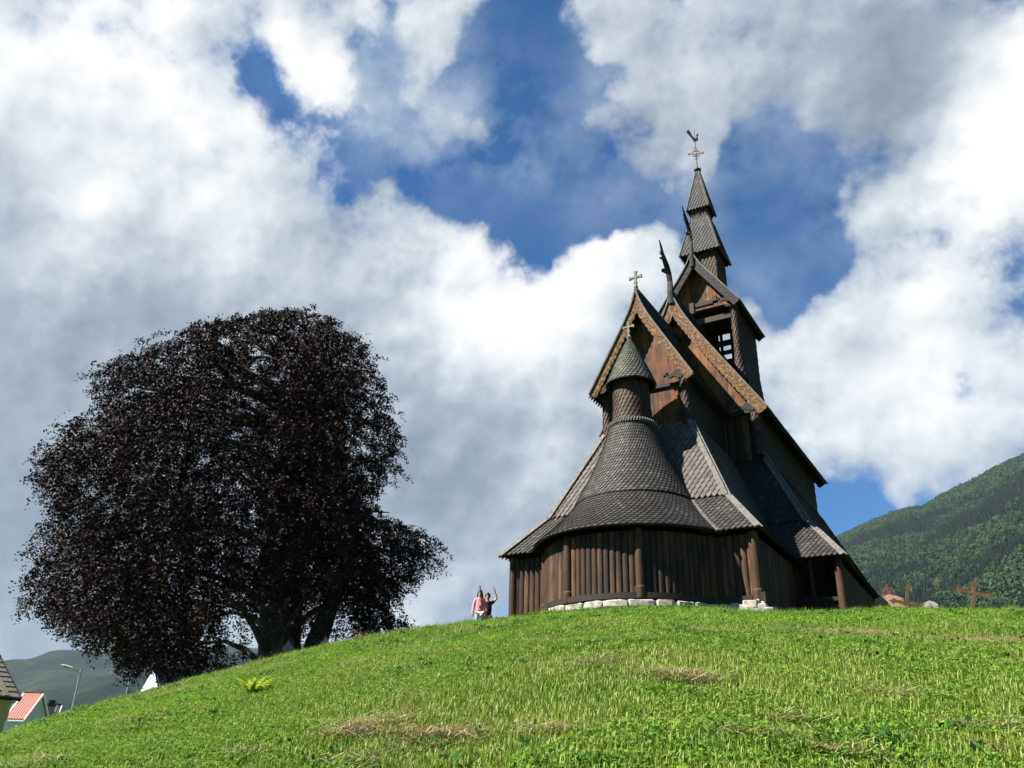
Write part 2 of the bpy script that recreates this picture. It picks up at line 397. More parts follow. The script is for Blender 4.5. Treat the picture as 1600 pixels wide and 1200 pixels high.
# apse roofs
def concave(r0, z0, r1, z1, k, n=8):           # from top (r0,z0) to bottom (r1,z1), bulging inward by k
    out = []
    for i in range(n+1):
        t = i/n; out.append((r0+(r1-r0)*t-k*math.sin(PI*t), z0+(z1-z0)*t-k*.3*math.sin(PI*t)))
    return out
mb = MB(); shingle_cone(mb, concave(1.84, 3.42, 3.27, 1.97, .07), 0, ya, 100, ex=.145, lift=.034, thick=.07); mb.build('apse_skirt_roof', [M['shingle'], M['under']], CH)
mb = MB(); shingle_cone(mb, concave(.74, 6.12, 1.96, 3.34, .10), 0, ya, 76, ex=.125, lift=.034, rbias=.04); mb.build('apse_cone_roof', [M['shingle_cone'], M['under']], CH)
mb = MB(); shingle_cone(mb, [(.60, 7.7), (.61, 6.9), (.66, 6.3), (.78, 6.1)], 0, ya, 28, ex=.15, lift=.032, under=False, tip=.9)
tur = mb.build('turret', [M['shingle_brown'], M['under']], CH)
mb = MB()
for k in range(56):
    a = 2*PI*k/56; x, y = .80*math.sin(a), ya-.80*math.cos(a); b = a+.075
    mb.tube([(x, y, 6.07), (.80*math.sin(b), ya-.80*math.cos(b), 6.19)], [.04, .04], 6, random.random())
mb.build('rope_moulding', M['hip'], tur)
mb = MB(); shingle_cone(mb, [(.05, 9.46), (.18, 9.2), (.40, 8.74), (.61, 8.26), (.86, 7.64)], 0, ya, 34, ex=.12, lift=.03, rbias=.05); mb.build('turret_roof', [M['shingle_mossy'], M['under']], tur)
def cross_poly(s, arm=.5, flare=.16, nr=.07):   # cross pattee outline, half-length s
    q = []
    for k in range(4):
        a = PI/2*k; c, d = math.cos(a), math.sin(a)
        for (x, y) in ((nr*s/.5, -nr*s/.5), (s*.6, -nr*s/.5), (s, -flare*s/.5), (s, flare*s/.5), (s*.6, nr*s/.5)):
            q.append((x*c-y*d, x*d+y*c))
    return q
mb = MB(); mb.tube([(0, ya, 9.3), (0, ya, 9.45), (0, ya, 9.55), (0, ya, 9.62), (0, ya, 9.78)], [.09, .06, .10, .05, .04], 10)
mb.prism(cross_poly(.21), (0, ya, 9.96), (1, 0, 0), (0, 0, 1), .07); mb.build('cross', M['stonecross'], tur)

# stepped skirt roofs round chancel and nave --------------------------
def skirt(name, top, bot, mat, ex, sw, back, parent, backx=None, only=None):
    # top=(w,y,z), bot=(w,y,z) of the front-right corner; the back edge at y=back
    (wt, yt, zt), (wb, yb, zb) = top, bot; bx = backx if backx else wb
    mb = MB()
    shingle_quad(mb, (-wt, yt, zt), (wt, yt, zt), (-wb, yb, zb), (wb, yb, zb), ex, sw)
    shingle_quad(mb, (wt, yt, zt), (wt, back, zt), (wb, yb, zb), (bx, back, zb), ex*1.25, sw*1.25)
    shingle_quad(mb, (-wt, back, zt), (-wt, yt, zt), (-bx, back, zb), (-wb, yb, zb), ex*1.25, sw*1.25)
    o = mb.build(name, [M[mat], M['under']], parent)
    for s in (1, -1):
        h = MB(); a = np.array((s*wt, yt, zt)); b = np.array((s*wb, yb, zb)); d = (b-a)/np.linalg.norm(b-a)
        n1 = np.array((0, -(zt-zb), -(yt-yb)*1.0)); 
        fn = np.cross(np.array((1., 0, 0)), a-b); fn /= np.linalg.norm(fn); fn = fn if fn[1] < 0 else -fn     # front face normal
        side = np.cross(d, fn); side /= np.linalg.norm(side); side = side if side[0]*s < 0 else -side
        for p, q in ((a, a+(b-a)*.48), (a+(b-a)*.485, b+d*.06)):
            o1 = fn*.035; W = .15
            A = [p+o1, q+o1, q+side*W+o1, p+side*W+o1]; h.hexa(A, [k+fn*.045 for k in A])
            sn = np.array((s*1., 0, 0)); A = [p+sn*.03, q+sn*.03, q+sn*.03+np.array((0, .16, 0)), p+sn*.03+np.array((0, .16, 0))]; h.hexa(A, [k+sn*.045 for k in A])
        h.build('hip_board', M['hip'], o)
    return o
# chancel ambulatory
skirt('chancel_upper_skirt', (1.631, 2.563, 6.577), (3.068, 1.126, 3.37), 'shingle_warm', .2, .185, 6.9, CH)
skirt('chancel_lower_skirt', (3.10, 1.16, 3.34), (4.194, 0, 1.97), 'shingle', .16, .17, 5.4, CH)
# nave ambulatory
skirt('nave_upper_skirt', (2.796, 7.065, 6.725), (4.427, 5.434, 3.49), 'shingle', .2, .185, 16.6, CH)
skirt('nave_lower_skirt', (4.46, 5.47, 3.46), (5.614, 4.247, 1.97), 'shingle', .16, .17, 17.0, CH, backx=5.25)
# west end of the nave ambulatory
mb = MB()
shingle_quad(mb, (2.8, 15.9, 6.7), (-2.8, 15.9, 6.7), (4.4, 17.4, 3.49), (-4.4, 17.4, 3.49), .2, .2)
shingle_quad(mb, (4.4, 17.0, 3.46), (-4.4, 17.0, 3.46), (5.25, 18.3, 1.97), (-5.25, 18.3, 1.97), .2, .2)
mb.build('west_skirt_roof', [M['shingle'], M['under']], CH)
# valley board where apse skirt meets the lower skirt
for s in (1, -1):
    mb = MB(); pts = []
    for z in np.linspace(3.2, 1.99, 9):
        t = (3.34-z)/1.37; y = 1.16*(1-t); k = (3.42-z)/1.45; r = 1.84+1.43*k-.07*math.sin(PI*min(1, k)); x = math.sqrt(max(.01, r*r-(ya-y)**2)); pts.append((s*x, y-.05, z+.05))
    for p, q in zip(pts[:-1], pts[1:]): mb.bar(p, q, .07, .06)
    mb.bar(pts[-1], (pts[-1][0]+s*.10, -.16, 1.93), .08, .05)
    mb.build('valley_board', M['hip'], CH)

# ambulatory walls
def post(parent, x, y, z0, z1, r=.14, mat='stave'):
    mb = MB(); mb.tube([(x, y, z0), (x, y, z0+.28), (x, y, z0+.33), (x, y, (z0+z1)/2), (x, y, z1)], [r*1.15, r*1.15, r*.95, r, r*.9], 14)
    return mb.build('corner_post', M[mat], parent)
W1 = 3.88
w = wall_planks('chancel_east_wall', (2.72, .33), (W1, .33), .12, 1.86, M['stave'], CH); post(w, W1+.02, .32, -.02, 1.9, .15)
w = wall_planks('chancel_east_wall', (-W1, .33), (-2.72, .33), -.3, 1.86, M['stave'], CH); post(w, -W1-.02, .32, -.5, 1.9, .13)
wall_planks('chancel_side_wall', (W1+.02, .45), (W1+.02, 6.6), -.4, 1.86, M['stave'], CH)
wall_planks('chancel_side_wall', (-W1-.02, 6.6), (-W1-.02, .45), -.4, 1.86, M['stave'], CH)
for lo_, hi_ in (((2.72, .20, -.03), (W1-.12, .46, .13)), ((W1-.1, .18, -.08), (W1+.24, .5, .2)), ((W1-.02, .5, -.05), (W1+.16, 4.5, .13)), ((-W1-.16, .5, -.05), (-W1+.02, 4.5, .13))):
    mb = MB(); mb.box(lo_, hi_); mb.build('sill_beam', M['sill'], CH)
W2 = 5.32
w = wall_planks('nave_east_wall', (W1+.1, 4.6), (W2, 4.6), -.5, .62, M['stave'], CH, .24)
mb = MB(); mb.box((W1+.08, 4.5, .62), (W2, 4.68, .74)); mb.build('rail', M['sill'], w)
post(w, W2+.02, 4.58, -.6, 1.92, .14); mb = MB(); x = W1+.62
mb.tube([(x, 4.58, .74), (x, 4.58, .82), (x, 4.58, .9), (x, 4.58, 1.2), (x, 4.58, 1.32), (x, 4.58, 1.4), (x, 4.58, 1.92)], [.09, .09, .05, .07, .09, .05, .06], 12); mb.build('baluster', M['stave'], w)
w = wall_planks('nave_east_wall', (-W2, 4.6), (-W1-.1, 4.6), -.5, 1.86, M['stave'], CH); post(w, -W2-.02, 4.58, -.6, 1.92, .14)
wall_planks('nave_side_wall', (W2+.02, 4.75), (W2-.25, 17.8), -.6, 1.86, M['stave'], CH, .24)
wall_planks('nave_side_wall', (-W2+.25, 17.8), (-W2-.02, 4.75), -.6, 1.86, M['stave'], CH, .24)
wall_planks('nave_west_wall', (W2-.25, 17.8), (-W2+.25, 17.8), -.6, 1.86, M['stave'], CH, .24)

# chancel body
mb = MB(); cw = 1.56
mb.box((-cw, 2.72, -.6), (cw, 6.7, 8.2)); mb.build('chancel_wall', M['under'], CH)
cg = gable_wall('chancel_gable_wall', 1.5, 6.3, 1.952, 8.03, 11.9, 2.62, .42, CH, 'gable', .3)
mb = MB(); mb.box((-1.6, 2.54, 7.97), (1.6, 2.66, 8.07)); mb.build('tie_beam', M['carved'], cg)
for s in (1, -1): scale_post('corner_post', s*1.47, 2.62, 6.4, 8.35, .16, cg)
cr = gable_roof('chancel_roof', 1.952, 8.03, 11.9, 2.2, 7.2, CH, .42)
bargeboards(cr, 1.96, 8.03, 11.9, 2.12, .30, 'barge', .42)
mb = MB(); mb.tube([(0, 2.2, 11.75), (0, 2.2, 12.0), (0, 2.2, 12.08), (0, 2.2, 12.14), (0, 2.2, 12.3)], [.09, .06, .09, .055, .045], 10)
mb.prism(cross_poly(.25), (0, 2.2, 12.5), (1, 0, 0), (0, 0, 1), .08); mb.build('cross', M['stonecross'], cr)
HEAD = [(-.62, .05), (-.6, .14), (-.5, .17), (-.42, .12), (-.3, .12), (-.22, .2), (-.1, .26), (0, .22), (.1, .12), (.12, 0), (.04, -.09), (-.1, -.1), (-.2, -.02), (-.3, .0), (-.36, -.05), (-.46, -.02), (-.5, .06), (-.56, .08)]
def heads(parent, x, y, z, sc_=1.0, mat='carved'):
    for s in (1, -1):
        mb = MB(); mb.prism([(p[0]*sc_*s, p[1]*sc_) for p in (HEAD if s > 0 else HEAD[::-1])], (s*x, y, z), (1, 0, 0), (0, 0, 1), .09)
        mb.tube([(s*(x-.48*sc_), y, z+.12*sc_), (s*(x-.5*sc_), y-.1, z+.15*sc_)], [.05, .02], 6)
        mb.build('carved_bracket', M[mat], parent)
heads(cr, 1.5, 2.2, 8.12, 1.0)
# the chancel eave soffit bracket wall-plate
for s in (1, -1):
    mb = MB(); mb.box((min(s*1.5, s*1.86), 2.5, 8.08) , (max(s*1.5, s*1.86), 7.0, 8.2)); mb.build('wall_plate', M['under'], cr)

# nave body
nw = 2.86
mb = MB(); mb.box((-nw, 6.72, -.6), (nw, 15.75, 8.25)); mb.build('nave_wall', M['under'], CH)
mb = MB()
for s in (1, -1):
    a, b = ((nw+.01, 6.75, 8.2), (nw+.01, 15.75, 8.2)) if s > 0 else ((-nw-.01, 15.75, 8.2), (-nw-.01, 6.75, 8.2))
    shingle_quad(mb, a, b, (a[0], a[1], 6.4), (b[0], b[1], 6.4), .2, .2, under=False)
mb.build('nave_side_shingles', [M['shingle_brown'], M['under']], CH)
ng = gable_wall('nave_gable_wall', 2.84, 8.2, 3.391, 8.03, 13.9, 6.62, .6, CH, 'gable', .34)
mb = MB(); mb.box((-2.9, 6.5, 8.12), (2.9, 6.6, 8.26)); mb.build('tie_beam', M['carved'], ng)
wall_planks('nave_upper_wall', (-2.8, 6.66), (2.8, 6.66), 6.3, 8.12, M['stave'], CH, .3)  # shade put into the colour: darker wood here than on the gable above
for s in (1, -1): scale_post('corner_post', s*2.8, 6.62, 6.4, 8.3, .17, ng)
nr = gable_roof('nave_roof', 3.391, 8.02, 13.9, 6.12, 15.97, CH, .6, .22, .22)
bargeboards(nr, 3.40, 8.02, 13.9, 6.04, .40, 'barge', .6, nper=26)
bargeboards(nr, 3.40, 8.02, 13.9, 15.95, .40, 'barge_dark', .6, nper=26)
heads(nr, 2.85, 6.1, 8.12, 1.15)
mb = MB(); pw = 5.72/22
pf = gable_profile(3.391, 8.02, 13.9, .6, 24)
for k in range(22):
    x0 = -2.86+k*pw; x1 = x0+pw-.01; h = min(np.interp(abs(x0), [p[0] for p in pf], [p[1] for p in pf]), np.interp(abs(x1), [p[0] for p in pf], [p[1] for p in pf]))-.15
    mb.box((x0, 15.76, 6), (x1, 15.84, h), random.random())
mb.build('nave_west_gable_wall', M['stave'], CH)
def finial(parent, pts, rad_, spurs, name='dragon_finial'):
    mb = MB(); mb.tube(pts, rad_, 8, squash=.55)
    for (p, q, r) in spurs: mb.tube([p, q], [r, r*.75], 6)
    return mb.build(name, M['carved'], parent)
Y = lambda a, b: (0, a, b)
finial(nr, [Y(6.02, 13.35), Y(5.98, 13.9), Y(6.02, 14.4), Y(5.93, 14.75), Y(5.72, 15.02), Y(5.48, 15.2), Y(5.3, 15.42), Y(5.18, 15.66), Y(5.02, 15.9)], [.13, .14, .12, .12, .12, .10, .065, .05, .02],
       [(Y(5.75, 14.7), Y(5.3, 14.52), .08), (Y(5.36, 14.6), Y(5.22, 14.5), .10), (Y(5.4, 15.15), Y(5.0, 15.0), .055), (Y(5.2, 15.42), Y(5.02, 15.3), .04), (Y(5.28, 15.36), Y(5.05, 15.22), .05)])
mb = MB(); mb.tube([Y(15.9, 13.6), Y(16.0, 14.2), Y(16.05, 14.8), Y(16.3, 15.3), Y(16.8, 15.7)], [.13, .12, .11, .08, .03], 8, squash=.5); mb.build('dragon_finial', M['carved'], nr)

# bell tower -----------------------------------------------------------
tw = 1.6; ty0, ty1 = 9.78, 13.0
bt = MB()
P, L = line_path((tw, ty0+.1), (tw, ty1))
for s in (1, -1):
    def q(y, z): return (s*(tw+max(0, (12.3-z))*.09), y, z)
    ys_ = (ty0+.15, ty1) if s > 0 else (ty1, ty0+.15)
    for z1, z0 in ((14.8, 12.3), (12.3, 11.2), (11.2, 9.6)):
        shingle_quad(bt, q(ys_[0], z1), q(ys_[1], z1), q(ys_[0], z0), q(ys_[1], z0), .2, .2, thick=.1)
tower = bt.build('bell_tower_side_wall', [M['shingle_brown'], M['under']], CH)
mb = MB()
for x in (tw-.02, -tw+.02):
    shingle_cone(mb, [(.15, 14.75), (.15, 12.4), (.2, 11.8), (.32, 11.0)], x, ty0, 10, ex=.17, lift=.035, under=False, tip=1.0)
mb.build('tower_post', [M['shingle_brown'], M['under']], tower)
mb = MB()
for x in (-1.45, 1.45): mb.box((x-.12, ty1-.2, 10.5), (x+.12, ty1, 15.2))
mb.box((-.05, ty1-.15, 12.0), (.07, ty1-.03, 15.2)); mb.box((-1.5, ty1-.17, 14.05), (1.5, ty1-.02, 14.22)); mb.box((-1.5, ty1-.17, 10), (1.5, ty1-.05, 12.9)); mb.box((-1.45, ty1-.14, 12.9), (-.12, ty1-.06, 15.4)); mb.box((.46, ty1-.14, 12.9), (1.4, ty1-.06, 15.4)); mb.box((-.28, ty1-.145, 14.5), (.52, ty1-.05, 14.78)); mb.box((-.28, ty1-.145, 12.9), (.52, ty1-.05, 13.75))
mb.box((-1.5, ty1-.17, 15.15), (1.5, ty1-.02, 15.35))
mb.build('belfry_frame', M['under'], tower)
mb = MB(); mb.box((-.1, ty0-.06, 14.18), (1.42, ty0+.14, 14.46)); mb.box((-1.42, ty0-.06, 14.18), (-.12, ty0+.14, 14.46)); mb.build('beam', M['beam'], tower)
mb = MB(); mb.box((-1.75, ty0-.12, 14.72), (1.75, ty0+.1, 14.86)); mb.build('wall_plate', M['under'], tower)
mb = MB(); mb.box((-.32, ty0-.42, 14.62), (-.12, ty0-.16, 15.15)); mb.build('bracket', M['beam'], tower)
mb = MB(); mb.box((-.1, ty0-.36, 14.92), (.75, ty0-.18, 15.1)); mb.box((.75, ty0-.44, 14.98), (.95, ty0-.2, 15.24)); mb.build('bracket', M['sill'], tower)
tg = gable_wall('tower_gable_wall', 1.55, 14.9, 1.981, 14.69, 17.81, ty0, .3, CH, 'gable', .17)
twg = MB()
pf = gable_profile(1.981, 14.69, 17.81, .3, 24)
twg.hexa([(-1.2, ty1-.1, 15.4), (1.2, ty1-.1, 15.4), (0, ty1-.1, 17.4)], [(-1.2, ty1-.02, 15.4), (1.2, ty1-.02, 15.4), (0, ty1-.02, 17.4)]); twg.build('tower_west_gable_wall', M['stave'], CH)
tr = gable_roof('tower_roof', 1.981, 14.69, 17.81, 9.36, 13.19, CH, .3, .2, .2)
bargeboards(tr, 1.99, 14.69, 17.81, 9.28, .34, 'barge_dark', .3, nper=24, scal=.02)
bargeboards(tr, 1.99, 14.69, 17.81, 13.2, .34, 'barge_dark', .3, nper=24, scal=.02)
heads(tr, 1.52, 9.4, 14.9, .95)
finial(tr, [Y(9.25, 17.0), Y(9.22, 17.6), Y(9.3, 18.4), Y(9.22, 18.9), Y(9.02, 19.2), Y(8.75, 19.42), Y(8.62, 19.6), Y(8.43, 19.87)], [.10, .11, .10, .10, .09, .08, .05, .02],
       [(Y(9.15, 18.75), Y(8.85, 18.55), .06), (Y(8.95, 18.62), Y(8.72, 18.52), .075), (Y(8.8, 19.3), Y(8.5, 19.15), .045), (Y(8.66, 19.45), Y(8.5, 19.38), .045)])
# spire
ys = 11.408
def pyr(name, hw0, z0, hw1, z1, mat, parent, ex=.2, sw=.18, hips=True, under=True):
    mb = MB(); c = [(-1, -1), (1, -1), (1, 1), (-1, 1)]
    for k in range(4):
        a = c[k]; b = c[(k+1) % 4]
        shingle_quad(mb, (a[0]*hw1, ys+a[1]*hw1, z1), (b[0]*hw1, ys+b[1]*hw1, z1), (a[0]*hw0, ys+a[1]*hw0, z0), (b[0]*hw0, ys+b[1]*hw0, z0), ex, sw, under=under, thick=.05)
    o = mb.build(name, [M[mat], M['under']], parent)
    if hips:
        for a in c:
            h = MB(); p = np.array((a[0]*hw1, ys+a[1]*hw1, z1)); q = np.array((a[0]*(hw0+.02), ys+a[1]*(hw0+.02), z0-.03)); h.bar(p, q, .09, .07); h.build('hip_board', M['hip'], o)
    return o
sp = pyr('spire_base', .74, 15.6, .72, 18.62, 'shingle_brown', CH, hips=False)
pyr('spire_lower_roof', .95, 18.55, .46, 20.75, 'shingle', sp)
mb = MB(); mb.box((-.47, ys-.47, 20.72), (.47, ys+.47, 20.86)); mb.build('cornice', M['beam'], sp)
mb = MB(); mb.box((-.40, ys-.40, 20.85), (.40, ys+.40, 21.42))
for sx, sy in ((-1, -1), (1, -1), (1, 1), (-1, 1)):
    for i in range(5): mb.tube([(sx*.36, ys+sy*.36, 20.88+i*.11), (sx*.36, ys+sy*.36, 20.98+i*.11)], [.08, .065], 8, random.random())
mb.build('lantern', M['beam'], sp)
mb = MB(); mb.box((-.06, ys-.415, 20.98), (.08, ys-.38, 21.2)); mb.build('louvre', M['under'], sp)
mb = MB(); 
pyr('spire_top_roof', .55, 21.38, .06, 24.05, 'shingle', sp, .2, .15)
heads(sp, .62, ys-.85, 18.5, .5, 'beam')
# ball, mast, wheel cross, weathercock
mb = MB(); mb.tube([(0, ys, 24.0+.03*i) for i in range(0, 9)], [.05, .10, .17, .19, .19, .17, .12, .07, .03], 14)
mb.tube([(0, ys, 24.1), (0, ys, 26.75)], [.03, .018], 8); mast = mb.build('mast', M['iron'], sp)
ex_ = np.array((math.cos(.35), math.sin(.35), 0)); mb = MB(); zc = 25.2
for k in range(28):
    a = 2*PI*k/28; b = 2*PI*(k+1)/28
    mb.bar(ex_*.19*math.cos(a)+np.array((0, ys, zc+.19*math.sin(a))), ex_*.19*math.cos(b)+np.array((0, ys, zc+.19*math.sin(b))), .045, .04, up=(0, 1, 0))
for a in (0, PI/2, PI, 1.5*PI):
    d = ex_*math.cos(a)+np.array((0, 0, math.sin(a))); n_ = -ex_*math.sin(a)+np.array((0, 0, math.cos(a))); o = np.array((0, ys, zc))
    mb.bar(o, o+d*.36, .035, .035, up=(0, 1, 0))
    for sg in (1, -1): mb.bar(o+d*.31, o+d*.31+n_*.09*sg+d*.05, .025, .025, up=(0, 1, 0)); mb.bar(o+d*.31+n_*.09*sg+d*.05, o+d*.38+n_*.07*sg, .022, .022, up=(0, 1, 0))
    mb.bar(o+d*.34, o+d*.43, .028, .035, up=(0, 1, 0))
mb.tube([(-.02, ys-.05, zc), (-.02, ys+.05, zc)], [.065, .065], 10)
mb.build('wheel_cross', M['copper'], mast)
ROO = [(-.02, -.3), (.12, -.29), (.24, -.22), (.3, -.08), (.3, .1), (.24, .2), (.25, .27), (.36, .3), (.33, .36), (.36, .42), (.28, .45), (.18, .42), (.14, .3), (.16, .14), (.1, .0), (-.02, .02), (-.14, .12), (-.26, .3), (-.34, .5), (-.42, .68), (-.5, .86), (-.66, .93), (-.82, .86), (-.8, .72), (-.66, .5), (-.5, .28), (-.34, .08), (-.26, -.1), (-.18, -.24)]
mb = MB(); mb.prism([(x*.5+.02, z*.66) for x, z in ROO], (0, ys, 26.2), ex_, (0, 0, 1), .05)
mb.build('weathercock', M['iron'], mast)

# ------------------------------------------------------------------ ground
CR = [(-180, 0, 20), (-100, -3, 20), (-80, -2.0, 20), (-68, -1.2, 20), (-60.3, 1.04, 21), (-57.4, 2.44, 23), (-54.3, 3.54, 25), (-50.9, 4.70, 27.5), (-47.3, 5.95, 30), (-43.4, 7.13, 30), (-39.4, 8.12, 29), (-35.2, 8.85, 27.5),
      (-31.1, 9.47, 26.2), (-27.5, 10.0, 23.6), (-22.4, 10.27, 22.3), (-18, 10.15, 22.4), (-14.2, 9.86, 23.1), (-10.3, 9.75, 25), (-6.6, 9.80, 26), (0, 9.25, 26), (12, 8.8, 26), (40, 8.5, 26), (70, 6, 24), (100, 0, 22), (180, 0, 20)]
_az = np.arange(-180, 180.01, .25)
_el = np.interp(_az, [c[0] for c in CR], [c[1] for c in CR]); _dc = np.interp(_az, [c[0] for c in CR], [c[2] for c in CR])
_el = _el-np.interp(_az, [-75, -60, -40, -31, -26, -14, -8, 10, 60], [.1, .3, .35, .38, .5, .45, .4, .35, .3]); ker = np.ones(7)/7
_elp = np.convolve(np.pad(_el, 3, 'edge'), ker, 'valid'); _dc = np.convolve(np.pad(_dc, 3, 'edge'), ker, 'valid'); _el = _elp
_zc = np.tan(np.radians(_el))*_dc
_w = np.clip((110-np.abs(_az))/25, 0, 1); _zc = _zc*_w-1.6*(1-_w)
_plat = np.interp(_az, [-180, -70, -50, -44, -38, -33, 40, 90, 180], [.12, .14, .13, .09, .04, .012, .012, .05, .05])   # fall of the ground behind the crest
def gz(x, y):
    x = np.asarray(x, float); y = np.asarray(y, float)
    dx = x-CAM[0]; dy = y-CAM[1]; d = np.hypot(dx, dy); az = np.degrees(np.arctan2(dx, dy))
    zc = np.interp(az, _az, _zc); dc = np.interp(az, _az, _dc); fall = np.interp(az, _az, _plat)
    t = np.clip(d/dc, 0, 1); k = np.clip(1-zc/(zc+1.6+1e-6), 0, .9)
    k = np.where(zc > .2, k, .6)
    zin = -1.6+(zc+1.6)*((1+k)*t-k*t*t)
    e = np.maximum(d-dc, 0)
    hill = np.interp(e, [0, 30, 60, 120, 300], [0, 1, 2.6, 6, 9])
    zout = zc-np.minimum(fall*e, 4.5)-hill*np.clip(1.2-fall*3, .4, 1)-.02*np.minimum(e, 3)
    z = np.where(d < dc, zin, zout)
    z = z+.05*np.sin(x*1.3+.7*np.sin(y*.9))*np.cos(y*1.1+.4*x)*np.clip(d/6, 0, 1)*np.clip((dc-d)/6, 0.15, 1)+.018*np.sin(x*4.3+1)*np.sin(y*3.9+x)
    return z+CAM[2]
azs = np.concatenate([np.arange(-180, -75, 3), np.arange(-75, 25, .5), np.arange(25, 180, 3)])
ds = np.concatenate([np.linspace(.2, 50, 170), np.geomspace(52, 4200, 30)])
A, D = np.meshgrid(np.radians(azs), ds)
gx = CAM[0]+D*np.sin(A); gy = CAM[1]+D*np.cos(A); gzv = gz(gx, gy)
def grid_mesh(name, X, Y_, Z, mat, wrap=False, smooth=True):
    nr_, nc = X.shape; me = bpy.data.meshes.new(name)
    v = np.stack([X, Y_, Z], -1).reshape(-1, 3); idx = np.arange(nr_*nc).reshape(nr_, nc)
    if wrap: idx = np.concatenate([idx, idx[:, :1]], 1)
    f = np.stack([idx[:-1, :-1], idx[:-1, 1:], idx[1:, 1:], idx[1:, :-1]], -1).reshape(-1, 4)
    f = f[:, ::-1]
    me.vertices.add(len(v)); me.vertices.foreach_set('co', v.ravel().astype(np.float32))
    me.loops.add(f.size); me.loops.foreach_set('vertex_index', f.ravel().astype(np.int32))
    me.polygons.add(len(f)); me.polygons.foreach_set('loop_start', np.arange(0, f.size, 4, dtype=np.int32)); me.polygons.foreach_set('loop_total', np.full(len(f), 4, np.int32))
    me.update(calc_edges=True); me.validate(); me.materials.append(mat)
    if smooth: me.polygons.foreach_set('use_smooth', np.ones(len(me.polygons), bool))
    o = bpy.data.objects.new(name, me); COL.objects.link(o); return o

def grass_color(nt, pale=1.0):
    big = noise(nt, .55, 4, .6); mid = noise(nt, 2.3, 5, .65); fine = noise(nt, 9, 3, .6)
    f = math_(nt, 'ADD', math_(nt, 'MULTIPLY', big, .45), math_(nt, 'ADD', math_(nt, 'MULTIPLY', mid, .4), math_(nt, 'MULTIPLY', fine, .15)))
    return f, mid
m, nt, b = new_mat('turf_soil'); f, mid = grass_color(nt)
nt.links.new(ramp(nt, f, [(.35, (.022, .055, .007)), (.5, (.045, .085, .012)), (.68, (.13, .12, .045))]), b.inputs['Base Color']); b.inputs['Roughness'].default_value = 1; b.inputs['Specular IOR Level'].default_value = .1
bump(nt, b, noise(nt, 20, 5, .7), .8, .05)
tag(grid_mesh('ground', gx, gy, gzv, m, True), kind='structure')

# ------------------------------------------------------------------ scatter through geometry nodes (ground cover only)
def scatter(name, pts, rots, scl, idx, sources, label, cat_kind='stuff'):
    me = bpy.data.meshes.new(name); n = len(pts)
    me.vertices.add(n); me.vertices.foreach_set('co', np.asarray(pts, np.float32).ravel())
    me.attributes.new('rot', 'FLOAT_VECTOR', 'POINT').data.foreach_set('vector', np.asarray(rots, np.float32).ravel())
    me.attributes.new('scl', 'FLOAT_VECTOR', 'POINT').data.foreach_set('vector', np.asarray(scl, np.float32).ravel())
    me.attributes.new('idx', 'INT', 'POINT').data.foreach_set('value', np.asarray(idx, np.int32))
    me.update(); o = bpy.data.objects.new(name, me); COL.objects.link(o)
    sub = bpy.data.collections.new(name+'_sources')
    for s in sources: sub.objects.link(s)
    ng_ = bpy.data.node_groups.new(name+'_nodes', 'GeometryNodeTree')
    ng_.interface.new_socket('Geometry', in_out='INPUT', socket_type='NodeSocketGeometry'); ng_.interface.new_socket('Geometry', in_out='OUTPUT', socket_type='NodeSocketGeometry')
    nn = ng_.nodes; gi = nn.new('NodeGroupInput'); go = nn.new('NodeGroupOutput'); ip = nn.new('GeometryNodeInstanceOnPoints'); ci = nn.new('GeometryNodeCollectionInfo')
    ci.inputs['Collection'].default_value = sub; ci.inputs['Separate Children'].default_value = True; ci.inputs['Reset Children'].default_value = True
    ip.inputs['Pick Instance'].default_value = True
    def na(t, nm):
        a = nn.new('GeometryNodeInputNamedAttribute'); a.data_type = t; a.inputs['Name'].default_value = nm
        return [s for s in a.outputs if s.enabled and s.name == 'Attribute'][0]
    L = ng_.links.new
    L(gi.outputs[0], ip.inputs['Points']); L(ci.outputs[0], ip.inputs['Instance']); L(na('INT', 'idx'), ip.inputs['Instance Index'])
    L(na('FLOAT_VECTOR', 'rot'), ip.inputs['Rotation']); L(na('FLOAT_VECTOR', 'scl'), ip.inputs['Scale']); L(ip.outputs[0], go.inputs[0])
    md = o.modifiers.new('scatter', 'NODES'); md.node_group = ng_
    o['kind'] = 'stuff'; o['label'] = label
    return o
def raw_mesh(name, V, F, mat, rnd=None, nv=4, smooth=False):
    me = bpy.data.meshes.new(name); V = np.asarray(V, np.float32); F = np.asarray(F, np.int32)
    me.vertices.add(len(V)); me.vertices.foreach_set('co', V.ravel())
    me.loops.add(F.size); me.loops.foreach_set('vertex_index', F.ravel())
    me.polygons.add(len(F)); me.polygons.foreach_set('loop_start', np.arange(0, F.size, nv, dtype=np.int32)); me.polygons.foreach_set('loop_total', np.full(len(F), nv, np.int32))
    me.update(calc_edges=True); me.materials.append(mat)
    if rnd is not None: me.attributes.new('rnd', 'FLOAT', 'FACE').data.foreach_set('value', np.asarray(rnd, np.float32))
    if smooth: me.polygons.foreach_set('use_smooth', np.ones(len(F), bool))
    return bpy.data.objects.new(name, me)

